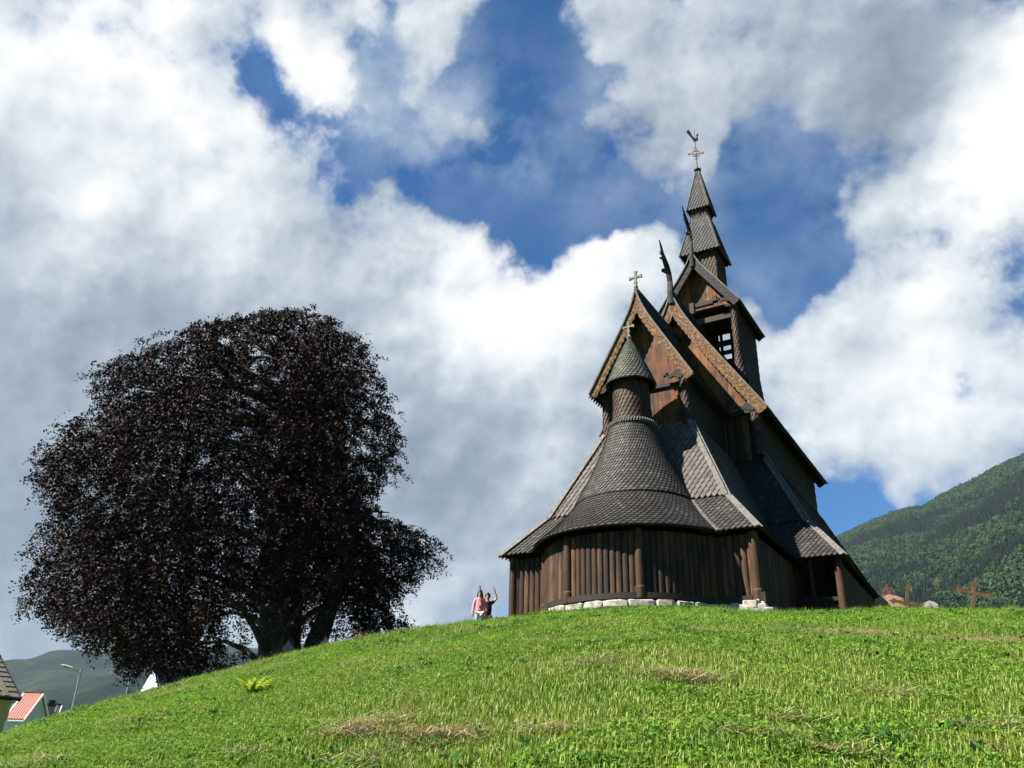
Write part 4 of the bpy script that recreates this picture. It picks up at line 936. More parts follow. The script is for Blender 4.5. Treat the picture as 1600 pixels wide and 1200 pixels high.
def person(loc, label, H, arms, top_mat, leg_mat, sleeve, hair_len, print_=False, bend=0.0):
    va = viewframe(loc); root = empty('person', loc, label, 'person', 'two people on the hilltop'); root.rotation_euler = (0, 0, -va)
    k = H/1.75
    J = dict(pelvis=(0, 0, .95, .125, .10), waist=(0, 0, 1.08, .115, .09), chest=(0, 0, 1.28, .15, .105), nb=(0, .01, 1.43, .07, .065), neck=(0, .01, 1.49, .05), chin=(0, -.012, 1.56, .062, .07), head=(0, .005, 1.64, .078, .092), crown=(0, .01, 1.715, .06, .07))
    Eg = [('pelvis', 'waist'), ('waist', 'chest'), ('chest', 'nb'), ('nb', 'neck'), ('neck', 'chin'), ('chin', 'head'), ('head', 'crown')]
    for s, t in ((-1, 'L'), (1, 'R')):
        J.update({'hip'+t: (s*.09, 0, .88, .088), 'knee'+t: (s*.10, -.01, .49, .058), 'calf'+t: (s*.10, .01, .36, .055), 'ank'+t: (s*.10, .01, .09, .038), 'toe'+t: (s*.12, -.15, .035, .036, .03)})
        Eg += [('pelvis', 'hip'+t), ('hip'+t, 'knee'+t), ('knee'+t, 'calf'+t), ('calf'+t, 'ank'+t), ('ank'+t, 'toe'+t)]
        el, wr = arms[t]; el = np.array(el); wr = np.array(wr); d = (wr-el)/np.linalg.norm(wr-el); pm = wr+d*.065; side = np.array((1., 0, 0)) if abs(d[2]) > .5 else np.array((0, 0, 1.))
        side = side-d*(side@d); side /= np.linalg.norm(side); fr = np.cross(side, d)
        J.update({'sh'+t: (s*.165, .0, 1.40, .058), 'el'+t: (*el, .042), 'wr'+t: (*wr, .027), 'pm'+t: (*pm, .036, .022)})
        Eg += [('nb', 'sh'+t), ('sh'+t, 'el'+t), ('el'+t, 'wr'+t), ('wr'+t, 'pm'+t)]
        for i, (o, l) in enumerate(((-.034, .062), (-.012, .078), (.012, .074), (.033, .056))):
            a = pm+d*.035+side*o; b = a+d*l*.55+side*o*.25; c = b+d*l*.5-fr*.01*s
            J.update({'a%d' % i+t: (*a, .0105), 'b%d' % i+t: (*b, .0095), 'c%d' % i+t: (*c, .008)}); Eg += [('pm'+t, 'a%d' % i+t), ('a%d' % i+t, 'b%d' % i+t), ('b%d' % i+t, 'c%d' % i+t)]
        th = wr+d*.03-side*s*.035; t2 = th+d*.035-side*s*.03; J.update({'t1'+t: (*th, .014), 't2'+t: (*t2, .010)}); Eg += [('wr'+t, 't1'+t), ('t1'+t, 't2'+t)]
    J = {n: tuple(c*k for c in v) for n, v in J.items()}
    body = skin_mesh('body', J, Eg, M['skin'], root)
    nose = MB(); nose.tube([(0, -.088*k, 1.66*k), (0, -.108*k, 1.625*k), (0, -.09*k, 1.605*k)], [.008, .016, .01], 6); pb(nose, 'nose', M['skin'], body, True)
    for s in (-1, 1):
        e = MB(); e.tube([(s*.033*k, -.094*k, 1.645*k), (s*.033*k, -.082*k, 1.645*k)], [.012, .013], 8); pb(e, 'eye', M['eye'], body)
        e = MB(); e.tube([(s*.078*k, .012*k, 1.60*k), (s*.084*k, .018*k, 1.635*k), (s*.08*k, .02*k, 1.655*k)], [.008, .02, .01], 6); pb(e, 'ear', M['skin'], body)
    e = MB(); e.bar((-.024*k, -.083*k, 1.577*k), (.024*k, -.083*k, 1.577*k), .012, .012); pb(e, 'mouth', M['lip'], body)
    # hair
    Hj = dict(a=(0, .035, 1.66, .086, .085), b=(0, -.02, 1.735, .082, .088)); He = [('a', 'b')]
    if hair_len:
        for s, t in ((-1, 'L'), (1, 'R')): Hj.update({'c'+t: (s*.072, .03, 1.6, .035, .05), 'd'+t: (s*.085, .02, 1.48, .035, .05), 'e'+t: (s*.095, -.02, 1.48-hair_len, .025, .03)}); He += [('a', 'c'+t), ('c'+t, 'd'+t), ('d'+t, 'e'+t)]
        Hj.update(f=(0, .08, 1.55, .075, .05), g=(0, .10, 1.38, .07, .035)); He += [('a', 'f'), ('f', 'g')]
    hair = skin_mesh('hair', {n: tuple(c*k for c in v) for n, v in Hj.items()}, He, M['hair'], root) if hair_len else None
    e = MB(); nu, nv_ = 20, 12; G = {}
    for a in range(nv_+1):
        for b_ in range(nu):
            th, ph = PI*a/nv_, 2*PI*b_/nu; G[a, b_] = (.100*math.sin(th)*math.cos(ph), .02+.112*math.sin(th)*math.sin(ph), 1.665+.125*math.cos(th))
    for a in range(nv_):
        for b_ in range(nu):
            q = [G[a, b_], G[a+1, b_], G[a+1, (b_+1) % nu], G[a, (b_+1) % nu]]; c_ = np.mean(q, 0)
            if c_[2] > 1.705-.05*(c_[1] > -.05) or (c_[1] > .03 and c_[2] > 1.57): e.quad([tuple(np.array(p)*k) for p in q])
    pb(e, 'hair_top', M['hair'], hair if hair is not None else root, True)
    # top
    g = lambda n, r, r2=None, dz=0: (J[n][0]/k, J[n][1]/k, J[n][2]/k+dz, r, r2 or r)
    T = dict(c=g('chest', .172, .128), w=g('waist', .15, .12), h=g('pelvis', .165, .135, -.06), n=g('nb', .085, .08, -.005)); TE = [('c', 'w'), ('w', 'h'), ('c', 'n')]
    for t in 'LR':
        T['s'+t] = g('sh'+t, .075); TE += [('n', 's'+t)]
        if sleeve == 'long': T['e'+t] = g('el'+t, .06); T['w'+t] = g('wr'+t, .042); TE += [('s'+t, 'e'+t), ('e'+t, 'w'+t)]
        else:
            m_ = tuple(.45*J['sh'+t][i]/k+.55*J['el'+t][i]/k for i in range(3)); T['m'+t] = (*m_, .068, .068); TE += [('s'+t, 'm'+t)]
    top = skin_mesh('sweatshirt' if sleeve == 'long' else 'shirt', {n: tuple(c*k for c in v) for n, v in T.items()}, TE, top_mat, root)
    if print_:
        e = MB(); e.prism([(.07*math.cos(a), .06*math.sin(a)) for a in np.linspace(0, 2*PI, 15)[:-1]], (-.02, -.137*k, 1.22*k), (1, 0, 0), (0, 0, 1), .012); pb(e, 'print', M['white_print'], top)
    B = dict(p=g('pelvis', .14, .12), hl=g('hipL', .105), hr=g('hipR', .105), kl=g('kneeL', .078), kr=g('kneeR', .078), al=(J['ankL'][0]/k, J['ankL'][1]/k, .16, .06, .06), ar=(J['ankR'][0]/k, J['ankR'][1]/k, .16, .06, .06))
    skin_mesh('trousers', {n: tuple(c*k for c in v) for n, v in B.items()}, [('p', 'hl'), ('p', 'hr'), ('hl', 'kl'), ('hr', 'kr'), ('kl', 'al'), ('kr', 'ar')], leg_mat, root)
    return root
def stand(px, py, hd, H):
    p = at(px, py, hd); return np.array((p[0], p[1], p[2]-H)), p[2]-H-float(gz(p[0], p[1]))
p1, e1 = stand(750.5, 922.5, 29.4, 1.60); p2, e2 = stand(762.5, 927, 30.6, 1.74)
print('people above ground', e1, e2)
p1[2] -= 0; PEOPLE_G = [(p1, .6), (p2, .6)]
person(p1, 'person in a pink sweatshirt with long dark hair, standing in front of the one waving', 1.60, {'L': ((-.235, .0, 1.13), (-.255, -.05, .90)), 'R': ((.235, .0, 1.13), (.25, -.06, .90))}, M['pink'], M['cream'], 'long', .16, True)
person(p2, 'person in a dark shirt with both arms raised, half hidden behind the one in pink', 1.74, {'L': ((-.33, .02, 1.60), (-.31, -.02, 1.84)), 'R': ((.33, .0, 1.58), (.25, -.02, 1.83))}, M['navy'], M['navy'], 'short', 0)

# ------------------------------------------------------------------ graves
M['granite_pink'] = plain('pink_granite', (.24, .13, .085), .7, 0, .4, 14); M['granite'] = plain('grey_stone', (.13, .125, .11), .9, 0, .4, 10); M['granite_pale'] = plain('pale_stone', (.20, .19, .165), .9, 0, .4, 10); M['flower'] = plain('reddish_blossom', (.09, .035, .022), .8, 0, .5, 40)
def onground(px, py, hd, dz=0):
    p = at(px, py, hd); return np.array((p[0], p[1], float(gz(p[0], p[1]))+dz)), p[2]
def slab(mb, w, h, t, arch=.12, n=10):
    out = [(-w/2, -.3), (w/2, -.3), (w/2, h-arch)]+[(w/2*math.cos(a), h-arch+arch*math.sin(a)) for a in np.linspace(.15, PI-.15, n)]+[(-w/2, h-arch)]
    mb.prism(out, (0, 0, 0), (1, 0, 0), (0, 0, 1), t)
def orient(o, loc, extra=0, tilt=0):
    o.location = Vector([float(c) for c in loc]); o.rotation_euler = (0, tilt, -viewframe(loc)+extra)
def iron_cross(name, px, py, hd, top, span, label, tilt, mat, arm_at=.72, thick=.10):
    p, zt = onground(px, py, hd); h = at(px, top, hd)[2]-p[2]; mb = MB()
    w = thick; aw = span/2; za = h*arm_at
    mb.box((-w/2, -.03, -.3), (w/2, .03, h-.14)); mb.box((-aw+.08, -.028, za-w/2), (-w/2, .028, za+w/2)); mb.box((w/2, -.028, za-w/2), (aw-.08, .028, za+w/2))
    for (x, z, dx, dz) in ((0, h-.14, 0, 1), (-aw+.08, za, -1, 0), (aw-.08, za, 1, 0)):
        px_, pz_ = -dz, dx
        pts = [(x-px_*w*.5, z-pz_*w*.5), (x-px_*w*1.15+dx*.06, z-pz_*w*1.15+dz*.06), (x-px_*w*.5+dx*.10, z-pz_*w*.5+dz*.10), (x+dx*.17, z+dz*.17), (x+px_*w*.5+dx*.10, z+pz_*w*.5+dz*.10), (x+px_*w*1.15+dx*.06, z+pz_*w*1.15+dz*.06), (x+px_*w*.5, z+pz_*w*.5)]
        mb.prism(pts, (0, 0, 0), (1, 0, 0), (0, 0, 1), .05)
    for s in (1, -1):
        mb.tube([(s*w*.5, 0, za+w*.4), (s*w*1.6, 0, za+w*1.2), (s*w*2.4, 0, za+w*.5)], [.014, .014, .01], 5); mb.tube([(s*w*.5, 0, za-w*.4), (s*w*1.6, 0, za-w*1.2), (s*w*2.4, 0, za-w*.5)], [.014, .014, .01], 5)
    o = mb.build(name, mat); tag(o, label, 'grave cross', 'iron grave crosses'); orient(o, p, .25, tilt); return o
iron_cross('grave_cross', 1512, 945, 27.6, 906, .86, 'large rusty iron grave cross leaning right, alone in the grass', .24, M['rust'])
iron_cross('grave_cross', 1411, 945, 28.2, 914, .80, 'smaller rusty cross with drooping arm just right of the pink headstone', .16, M['rust'], .6, .08)
hs = empty('headstone', onground(1390, 944, 28.8)[0], 'pinkish granite headstone topped by an ornate iron cross near the church corner', 'headstone'); hs.rotation_euler = (0, 0, -viewframe(hs.location))
hh = at(1390, 931, 28.8)[2]-hs.location.z
mb = MB(); mb.prism([(-.44, -.3), (.44, -.3), (.42, hh-.12), (.25, hh-.03), (0, hh+.02), (-.25, hh-.03), (-.42, hh-.12)], (0, 0, 0), (1, 0, 0), (0, 0, 1), .2); o = mb.build('slab', M['granite_pink'], None); o.parent = hs
mb = MB(); mb.bar((0, 0, hh), (0, 0, hh+.34), .03); mb.bar((-.17, 0, hh+.2), (.17, 0, hh+.2), .03, up=(0, 1, 0))
for s in (1, -1):
    mb.tube([(0, 0, hh+.02), (s*.12, 0, hh+.06), (s*.2, 0, hh+.02)], [.016, .016, .012], 6); mb.tube([(0, 0, hh+.3), (s*.07, 0, hh+.22), (s*.15, 0, hh+.27)], [.014, .014, .01], 6); mb.tube([(s*.03, 0, hh+.1), (s*.1, 0, hh+.15), (s*.18, 0, hh+.1)], [.014, .014, .01], 6)
mb.tube([(0, -.012, hh+.34), (0, .012, hh+.34)], [.03, .03], 8); o = mb.build('iron_cross', M['copper'], None); o.parent = hs
p, _ = onground(1453, 945, 28.5); h = at(1453, 940, 28.5)[2]-p[2]; mb = MB(); mb.prism([(-.22, -.3), (.22, -.3), (.22, h-.1), (.12, h-.02), (0, h+.02), (-.14, h-.03), (-.22, h-.12)], (0, 0, 0), (1, 0, 0), (0, 0, 1), .16)
o = mb.build('headstone', M['granite_pale']); tag(o, 'small pale headstone between the two rusty crosses', 'headstone'); orient(o, p)
for px, top, wd, lab, mt_, hd in ((450, 1001, .36, 'small grey headstone with a cross top between the two beech trunks', 'granite', 31.2), (508, 995, .34, 'low brown headstone right of the leaning beech trunk', 'granite', 31)):
    p, _ = onground(px, top+10, hd); h = at(px, top, hd)[2]-p[2]; mb = MB()
    mb.prism([(-wd/2, -.4), (wd/2, -.4), (wd/2, h-.2), (wd*.22, h-.14), (wd*.22, h-.08), (wd*.1, h-.08), (wd*.1, h), (-wd*.1, h), (-wd*.1, h-.08), (-wd*.22, h-.08), (-wd*.22, h-.14), (-wd/2, h-.2)], (0, 0, 0), (1, 0, 0), (0, 0, 1), .14)
    o = mb.build('headstone', M[mt_]); tag(o, lab, 'headstone'); orient(o, p)
def flower_bed(px, py, top, hd, wd, label, n=260, mt_='flower', name='flowers', s=.028):
    p, _ = onground(px, py, hd); h = max(.15, at(px, top, hd)[2]-p[2]); V = []; F = []; R = []
    for k in range(n):
        c = np.array((rng.uniform(-wd/2, wd/2), rng.uniform(-.15, .15), h*(rng.uniform(.0, 1)**.7))); nr_ = rng.normal(size=3); nr_ /= np.linalg.norm(nr_); t = np.cross(nr_, rng.normal(size=3)); t /= np.linalg.norm(t); u = np.cross(nr_, t); i = len(V)
        V += [c-t*s, c-u*s, c+t*s, c+u*s]; F.append((i, i+1, i+2, i+3)); R.append(rng.uniform())
    o = raw_mesh(name, V, F, M[mt_], R); COL.objects.link(o); tag(o, label, 'flowers' if mt_ == 'flower' else 'shrub'); orient(o, p)
    if mt_ == 'flower': o['kind'] = 'stuff'
    return o
flower_bed(556, 992, 984, 30.5, .8, 'reddish brown flowers along the crest right of the beech')
flower_bed(437, 1016, 1009, 31.4, .6, 'low brown plants at the foot of the main beech trunk')
# withered stems beside the church's north corner
p, _ = onground(1352, 942, 27.6); mb = MB()
for k in range(9):
    x = rng.uniform(-.3, .3); h = rng.uniform(.3, .62); q = rng.uniform(-.2, .2); mb.tube([(x, 0, -.1), (x+q*.5, .02, h*.6), (x+q, .03, h)], [.007, .006, .004], 5)
    for j in range(4): z = h*(.6+.1*j); mb.tube([(x+q*.7, 0, z), (x+q*.7+rng.uniform(-.1, .1), rng.uniform(-.05, .05), z+.06)], [.012, .012], 5)
o = mb.build('withered_plant', M['straw']); tag(o, 'thin withered plant stems in front of the dark church wall', 'plant'); orient(o, p)
# bright fern-like tuft
c, dd = hit(393, 1090); V = []; F = []; R = []
for k in range(34):
    a = rng.uniform(0, 2*PI); L_ = rng.uniform(.3, .52); prev = np.array((0, 0, 0.)); d = np.array((math.cos(a), math.sin(a), 0)); s_ = np.array((-d[1], d[0], 0))
    for j in range(7):
        t = (j+1)/7; q = d*L_*t*.75+np.array((0, 0, L_*(t*1.1-.55*t*t))); w_ = .07*(1-t*.8)
        i = len(V); V += [prev, prev*.5+q*.5+s_*w_, q, prev*.5+q*.5-s_*w_]; F.append((i, i+1, i+2, i+3)); R.append(rng.uniform()); prev = q
M['fern'] = leafy('fern_fronds', [(.3, (.12, .20, .015)), (.6, (.24, .33, .02)), (.9, (.36, .42, .04))], .4)
o = raw_mesh('fern', V, F, M['fern'], R); COL.objects.link(o); tag(o, 'bright yellow-green fern tuft on the slope below the beech', 'fern'); o.location = Vector([float(q) for q in c])

# ------------------------------------------------------------------ village on the left
M['steel'] = plain('galvanised_steel', (.30, .31, .32), .5, .5, .1); M['lamp_white'] = plain('lamp_housing', (.6, .6, .58), .4)
def street_lamp(px, py, hd, ztop_px, label, arm=.55):
    p = at(px, py, hd); g = float(gz(p[0], p[1])); zt = at(px, ztop_px, hd)[2]; root = empty('street_lamp', (p[0], p[1], g-.1), label, 'street lamp', 'street lamps beyond the slope'); root.rotation_euler = (0, 0, -viewframe(p)+.15)
    h = zt-g; mb = MB(); mb.tube([(0, 0, 0), (0, 0, 1.2), (0, 0, 1.25), (0, 0, h)], [.11, .10, .075, .05], 12); o = mb.build('pole', M['steel'], None); o.parent = root
    mb = MB(); mb.tube([(0, 0, h-.35), (-arm*.4, 0, h-.15), (-arm, 0, h-.02)], [.035, .03, .03], 8); o = mb.build('arm', M['steel'], None); o.parent = root
    mb = MB(); mb.tube([(-arm*.85, 0, h-.02), (-arm*1.1, 0, h+.03), (-arm*1.9, 0, h+.12), (-arm*2.2, 0, h+.15)], [.05, .11, .10, .04], 10, squash=.5); o = mb.build('lamp_head', M['lamp_white'], None); o.parent = root
    mb = MB(); mb.tube([(-arm*1.25, 0, h-.03), (-arm*1.8, 0, h+.03)], [.07, .07], 8, squash=.5); q = mb.build('lens', M['granite_pale'], None); q.parent = o
street_lamp(127, 1046, 62, 1042, 'street lamp with a white head, fully clear of the beech leaves')
street_lamp(206, 1045, 60, 1030, 'street lamp whose top is hidden behind the hanging beech leaves')
def tile_mat(name, c, tw_, rot=0):
    m, nt, b = new_mat(name); n = noise(nt, 3, 5, .6); lo = tuple(x*.6 for x in c); lo = tuple(x*.28 for x in c); f = math_(nt, 'ADD', math_(nt, 'MULTIPLY', n, .35), math_(nt, 'MULTIPLY', attr(nt), .65)); nt.links.new(ramp(nt, f, [(.48, lo), (.66, c)]), b.inputs['Base Color']); b.inputs['Roughness'].default_value = .6; return m
M['red_tile'] = tile_mat('red_pantile', (.33, .055, .018), .3); M['black_tile'] = tile_mat('black_pantile', (.055, .057, .065), .3); M['slate'] = plain('mossy_slate', (.15, .13, .10), .9, 0, .45, 5)
M['beige'] = plain('beige_render', (.46, .385, .27), .95, 0, .12, 2); M['whitewall'] = plain('white_painted_boards', (.55, .57, .58), .7, 0, .08, 3); M['white'] = plain('white_paint', (.70, .70, .68), .7, 0, .06, 3); M['rubble'] = plain('rubble_wall', (.12, .12, .11), .95, 0, .6, 6); M['glass'] = plain('window_glass', (.03, .035, .04), .08, 0, .1, spec=.8, b_=0)
def house(name, px, py, hd, label, rot, w, dep, hw, hr, wallm, roofm, tile=.0, base=0, chim=None, over=.4, windows=(), boards=False, peak=None):
    # origin: front right wall corner at eave height seen at (px,py); local x right, y away; ridge along x
    p = at(px, py, hd); g = float(gz(p[0], p[1]))
    if peak:            # the surveyed point is the top of the left gable
        a_ = -viewframe(p)+rot; q_ = np.array((w, -dep/2)); p = p+np.array((q_[0]*math.cos(a_)-q_[1]*math.sin(a_), q_[0]*math.sin(a_)+q_[1]*math.cos(a_), -hr))
        rot = rot+viewframe(p)-viewframe(at(px, py, hd))
    root = empty(name, (p[0], p[1], p[2]-hw), label, 'house', None); root.rotation_euler = (0, 0, -viewframe(p)+rot)
    down = -(p[2]-hw-g)-1.0; down = min(down, -1.0)
    def put(mb, nm, mt, par=None):
        o = mb.build(nm, mt, None); o.parent = par or root; return o
    wl = MB(); wl.box((-w, 0, base if base else down), (0, dep, hw))
    for x0, x1 in ((-w, -w+.14), (-.14, 0)): wl.hexa([(x0, 0.001, hw), (x1, .001, hw), (x1, dep-.001, hw), (x0, dep-.001, hw)], [(x0, dep/2-.02, hw+hr), (x1, dep/2-.02, hw+hr), (x1, dep/2+.02, hw+hr), (x0, dep/2+.02, hw+hr)])
    if boards:
        nb = int(w/.16)
        for k in range(nb): wl.box((-w+k*.16+.02, -.022, down), (-w+k*.16+.05, -.001, hw-.02))
        for k in range(int(dep/.16)): y = k*.16; zt = hw+hr*(1-abs(y-dep/2)/(dep/2))-.1; wl.box((.001, y+.02, down), (.022, y+.05, zt))
    W_ = put(wl, 'wall', M[wallm])
    if base: b_ = MB(); b_.box((-w-.03, -.04, down), (.03, dep+.04, base)); put(b_, 'stone_base', M['rubble'])
    sl_ = hr/(dep/2); rf = MB(); ov = over
    for s in (0, 1):
        y0 = -ov if s == 0 else dep+ov; z0 = hw-ov*sl_; A = [(-w-ov, y0, z0), (ov, y0, z0), (ov, dep/2, hw+hr), (-w-ov, dep/2, hw+hr)]
        rf.hexa([tuple(np.array(q)+np.array((0, 0, .03))) for q in A], [tuple(np.array(q)+np.array((0, 0, .13))) for q in A])
        if tile:
            n = int((w+2*ov)/tile)
            for k in range(n):
                x = -w-ov+(k+.5)*tile; a = np.array((x, y0, z0+.14)); b2 = np.array((x, dep/2, hw+hr+.14)); rf.bar(a, b2, tile*.5, .07, r=.8)
            for k in range(1, 9):
                a = A[0]; t = k/9; y = y0+(dep/2-y0)*t; z = z0+(hw+hr-z0)*t+.135; rf.bar((-w-ov, y, z), (ov, y, z), .03, .03)
    rf.bar((-w-ov, dep/2, hw+hr+.16), (ov, dep/2, hw+hr+.16), .2, .12)
    R2 = put(rf, 'roof', M[roofm])
    for x in ((ov+.02, -w-ov-.02) if ov > 0 else ()):
        v = MB()
        for y0 in (-ov, dep+ov): v.bar((x, y0, hw-ov*sl_+.02), (x, dep/2, hw+hr+.05), .05, .22, up=(0, 0, 1))
        put(v, 'verge_board', M['white'] if wallm != 'beige' else M['sill'], R2)
    v = MB(); v.bar((-w-ov, -ov-.04, hw-ov*sl_+.0), (ov, -ov-.04, hw-ov*sl_+.0), .1, .1); put(v, 'gutter', M['white'] if wallm != 'beige' else M['sill'], R2)
    for (x0, x1, z0, z1) in windows:
        f = MB(); t = .07
        f.box((x0, -.05, z0), (x1, .02, z0+t)); f.box((x0, -.05, z1-t), (x1, .02, z1)); f.box((x0, -.05, z0+t), (x0+t, .02, z1-t)); f.box((x1-t, -.05, z0+t), (x1, .02, z1-t)); f.box(((x0+x1)/2-.02, -.045, z0+t), ((x0+x1)/2+.02, .02, z1-t)); F_ = put(f, 'window', M['white'], W_)
        f = MB(); f.box((x0+t, -.02, z0+t), (x1-t, -.005, z1-t)); put(f, 'pane', M['glass'], F_)
    if chim:
        cx_, cy_, ch_ = chim; c_ = MB(); c_.box((cx_-.28, cy_-.28, hw+hr-1.2), (cx_+.28, cy_+.28, hw+hr+ch_)); C_ = put(c_, 'chimney', M['granite_pale'], R2)
        c_ = MB(); c_.box((cx_-.36, cy_-.36, hw+hr+ch_), (cx_+.36, cy_+.36, hw+hr+ch_+.1)); c_.box((cx_-.22, cy_-.22, hw+hr+ch_+.1), (cx_+.22, cy_+.22, hw+hr+ch_+.42)); c_.box((cx_-.3, cy_-.3, hw+hr+ch_+.42), (cx_+.3, cy_+.3, hw+hr+ch_+.5)); put(c_, 'chimney_cap', M['iron'], C_)
    return root
house('rendered_house', 21, 1087, 48, 'beige rendered house with mossy slate roof at the left edge of the photo', .62, 7, 4.6, 2.7, 1.9, 'beige', 'slate', .5, base=.45, over=.22)
house('boarded_house', 37, 1123, 80, 'white boarded house with bright red pantile roof', -.5, 1.3, 3.6, 2.6, 1.9, 'whitewall', 'red_tile', .2, over=.15, boards=True)
house('low_house', 84, 1128, 84, 'low house with black pantile roof and grey chimney behind the red-roofed one', -.08, 5.0, 4.0, 2.6, 1.3, 'whitewall', 'black_tile', .3, chim=(-.5, .6, -.1), over=.15)
house('gabled_house', 240, 1046, 58, 'white gabled house with black tile roof showing under the beech leaves', .72, 6.0, 4.4, 2.4, 3.7, 'white', 'black_tile', .26, over=0, peak=True)
# white board fence in front of the red roofed house
p = at(24, 1148, 44); g = float(gz(p[0], p[1])); fe = empty('board_fence', (p[0], p[1], p[2]-.9), 'short white board fence in front of the white boarded house', 'fence'); fe.rotation_euler = (0, 0, -viewframe(p)-.1)
mb = MB()
for k in range(9): mb.box((-.42, -.02, -.6+k*.2), (.36, .02, -.6+k*.2+.17))
o = mb.build('boards', M['white'], None); o.parent = fe
for x in (-.46, .40):
    mb = MB(); mb.box((x-.05, -.05, -1.2), (x+.05, .05, 1.45)); o = mb.build('post', M['white'], None); o.parent = fe
M['pale_bloom'] = plain('pale_blossom', (.40, .36, .26), .8, 0, .5, 30)
flower_bed(42, 1142, 1131, 43, 1.2, 'pale flowering shrub beside the white fence', 300, 'pale_bloom', 'flowering_shrub', .05)

# ------------------------------------------------------------------ haze
hb = MB(); hb.box((CAM[0]-4300, CAM[1]-4300, -40), (CAM[0]+4300, CAM[1]+4300, 640)); m = bpy.data.materials.new('haze_air'); m.use_nodes = True; nt_ = m.node_tree; nt_.nodes.remove(nt_.nodes['Principled BSDF'])
pv = nt_.nodes.new('ShaderNodeVolumePrincipled'); pv.inputs['Density'].default_value = HAZE; pv.inputs['Color'].default_value = (.66, .84, 1.0, 1); pv.inputs['Anisotropy'].default_value = 0
nt_.links.new(pv.outputs[0], nt_.nodes['Material Output'].inputs['Volume'])
o = hb.build('haze', m); tag(o, None, None, None, 'stuff')
# ------------------------------------------------------------------ light
SAZ, SEL = rad(-45), rad(49)   # direction to the sun: measured from -Y towards -X
sd = Vector((-math.sin(-SAZ)*math.cos(SEL), -math.cos(SAZ)*math.cos(SEL), math.sin(SEL)))
sl = bpy.data.lights.new('sun', 'SUN'); sl.energy = 5.0; sl.angle = rad(.53); sl.color = (1.0, .95, .87)
so = bpy.data.objects.new('sun', sl); COL.objects.link(so); so.rotation_euler = (-sd).to_track_quat('-Z', 'Y').to_euler()

w = bpy.data.worlds.new('World'); sc.world = w; w.use_nodes = True; nt = w.node_tree; bg = nt.nodes['Background']
sky = nt.nodes.new('ShaderNodeTexSky'); sky.sky_type = 'NISHITA'; sky.sun_disc = False; sky.sun_elevation = SEL; sky.sun_rotation = math.atan2(sd.x, sd.y)
sky.altitude = 0; sky.air_density = 1.0; sky.dust_density = .3; sky.ozone_density = 3.0
tc = nt.nodes.new('ShaderNodeTexCoord'); D_ = tc.outputs['Generated']
def vm(op, a, b_=None, s=None):
    n = nt.nodes.new('ShaderNodeVectorMath'); n.operation = op
    if hasattr(a, 'is_linked'): nt.links.new(a, n.inputs[0])
    else: n.inputs[0].default_value = a
    if b_ is not None:
        if hasattr(b_, 'is_linked'): nt.links.new(b_, n.inputs[1])
        else: n.inputs[1].default_value = b_
    if s is not None: n.inputs['Scale'].default_value = s
    return n.outputs['Value'] if op in ('DOT_PRODUCT', 'LENGTH', 'DISTANCE') else n.outputs[0]
wn = nt.nodes.new('ShaderNodeTexNoise'); wn.inputs['Scale'].default_value = 5.0; wn.inputs['Detail'].default_value = 7; wn.inputs['Roughness'].default_value = .55; nt.links.new(D_, wn.inputs['Vector'])
warp = vm('SCALE', vm('SUBTRACT', wn.outputs['Color'], (.5, .5, .5)), s=.16)
DW = vm('ADD', D_, warp)
def blob(px, py, sx, amp, dirsrc=None):          # soft patch of sky centred on a surveyed direction
    c = tuple(float(q) for q in ray(px, py)); dt = vm('DISTANCE', dirsrc or DW, c); s = sx/FPX
    e = math_(nt, 'MULTIPLY', math_(nt, 'MULTIPLY', dt, dt), -1/(s*s)); n = nt.nodes.new('ShaderNodeMath'); n.operation = 'EXPONENT'; nt.links.new(e, n.inputs[0])
    return math_(nt, 'MULTIPLY', n.outputs[0], amp)
def total(lst):
    t = lst[0]
    for q in lst[1:]: t = math_(nt, 'ADD', t, q)
    return t
def fb(scale, det, rough, off=(0, 0, 0)): return noise(nt, scale, det, rough, vec=vm('ADD', D_, off))
SV = np.array(RGT*-.020+UPV*.026)
n1 = fb(6.5, 10, .58); n1b = fb(6.5, 5, .5, tuple(SV)); n1a = fb(6.5, 5, .5)
n5 = fb(21, 6, .6, (.3, .1, .7)); n5b = fb(21, 4, .5, tuple(SV*.35+np.array((.3, .1, .7)))); n5a = fb(21, 4, .5, (.3, .1, .7))
blue = [(403, 125, 38, -.8), (440, 190, 44, -.9), (530, 245, 52, -1.15), (630, 232, 60, -1.25), (690, 320, 55, -1.2), (600, 120, 50, -.9), (740, 110, 50, -.7), (740, 250, 50, -.7), (610, 20, 40, -.6), (835, 25, 62, -1.1), (772, 70, 30, -.5), (790, 125, 60, -.9), (865, 110, 55, -1.0), (860, 210, 60, -1.0), (800, 320, 68, -1.2), (885, 335, 68, -1.2), (950, 295, 45, -.8), (935, 125, 40, -.7), (990, 125, 22, -.6), (985, 345, 45, -.5), (1225, 300, 95, -1.5), (1165, 345, 70, -1.2), (1240, 395, 68, -1.2), (1190, 460, 48, -.9), (1285, 420, 48, -.9), (1160, 245, 48, -.6), (1330, 300, 34, -.4), (1350, 800, 42, -1.1), (1508, 585, 32, -1.0), (1410, 635, 28, -.7), (195, 235, 30, -.8), (110, 255, 24, -.6), (265, 290, 28, -.7), (735, 275, 42, -.5), (905, 255, 35, -.5)]
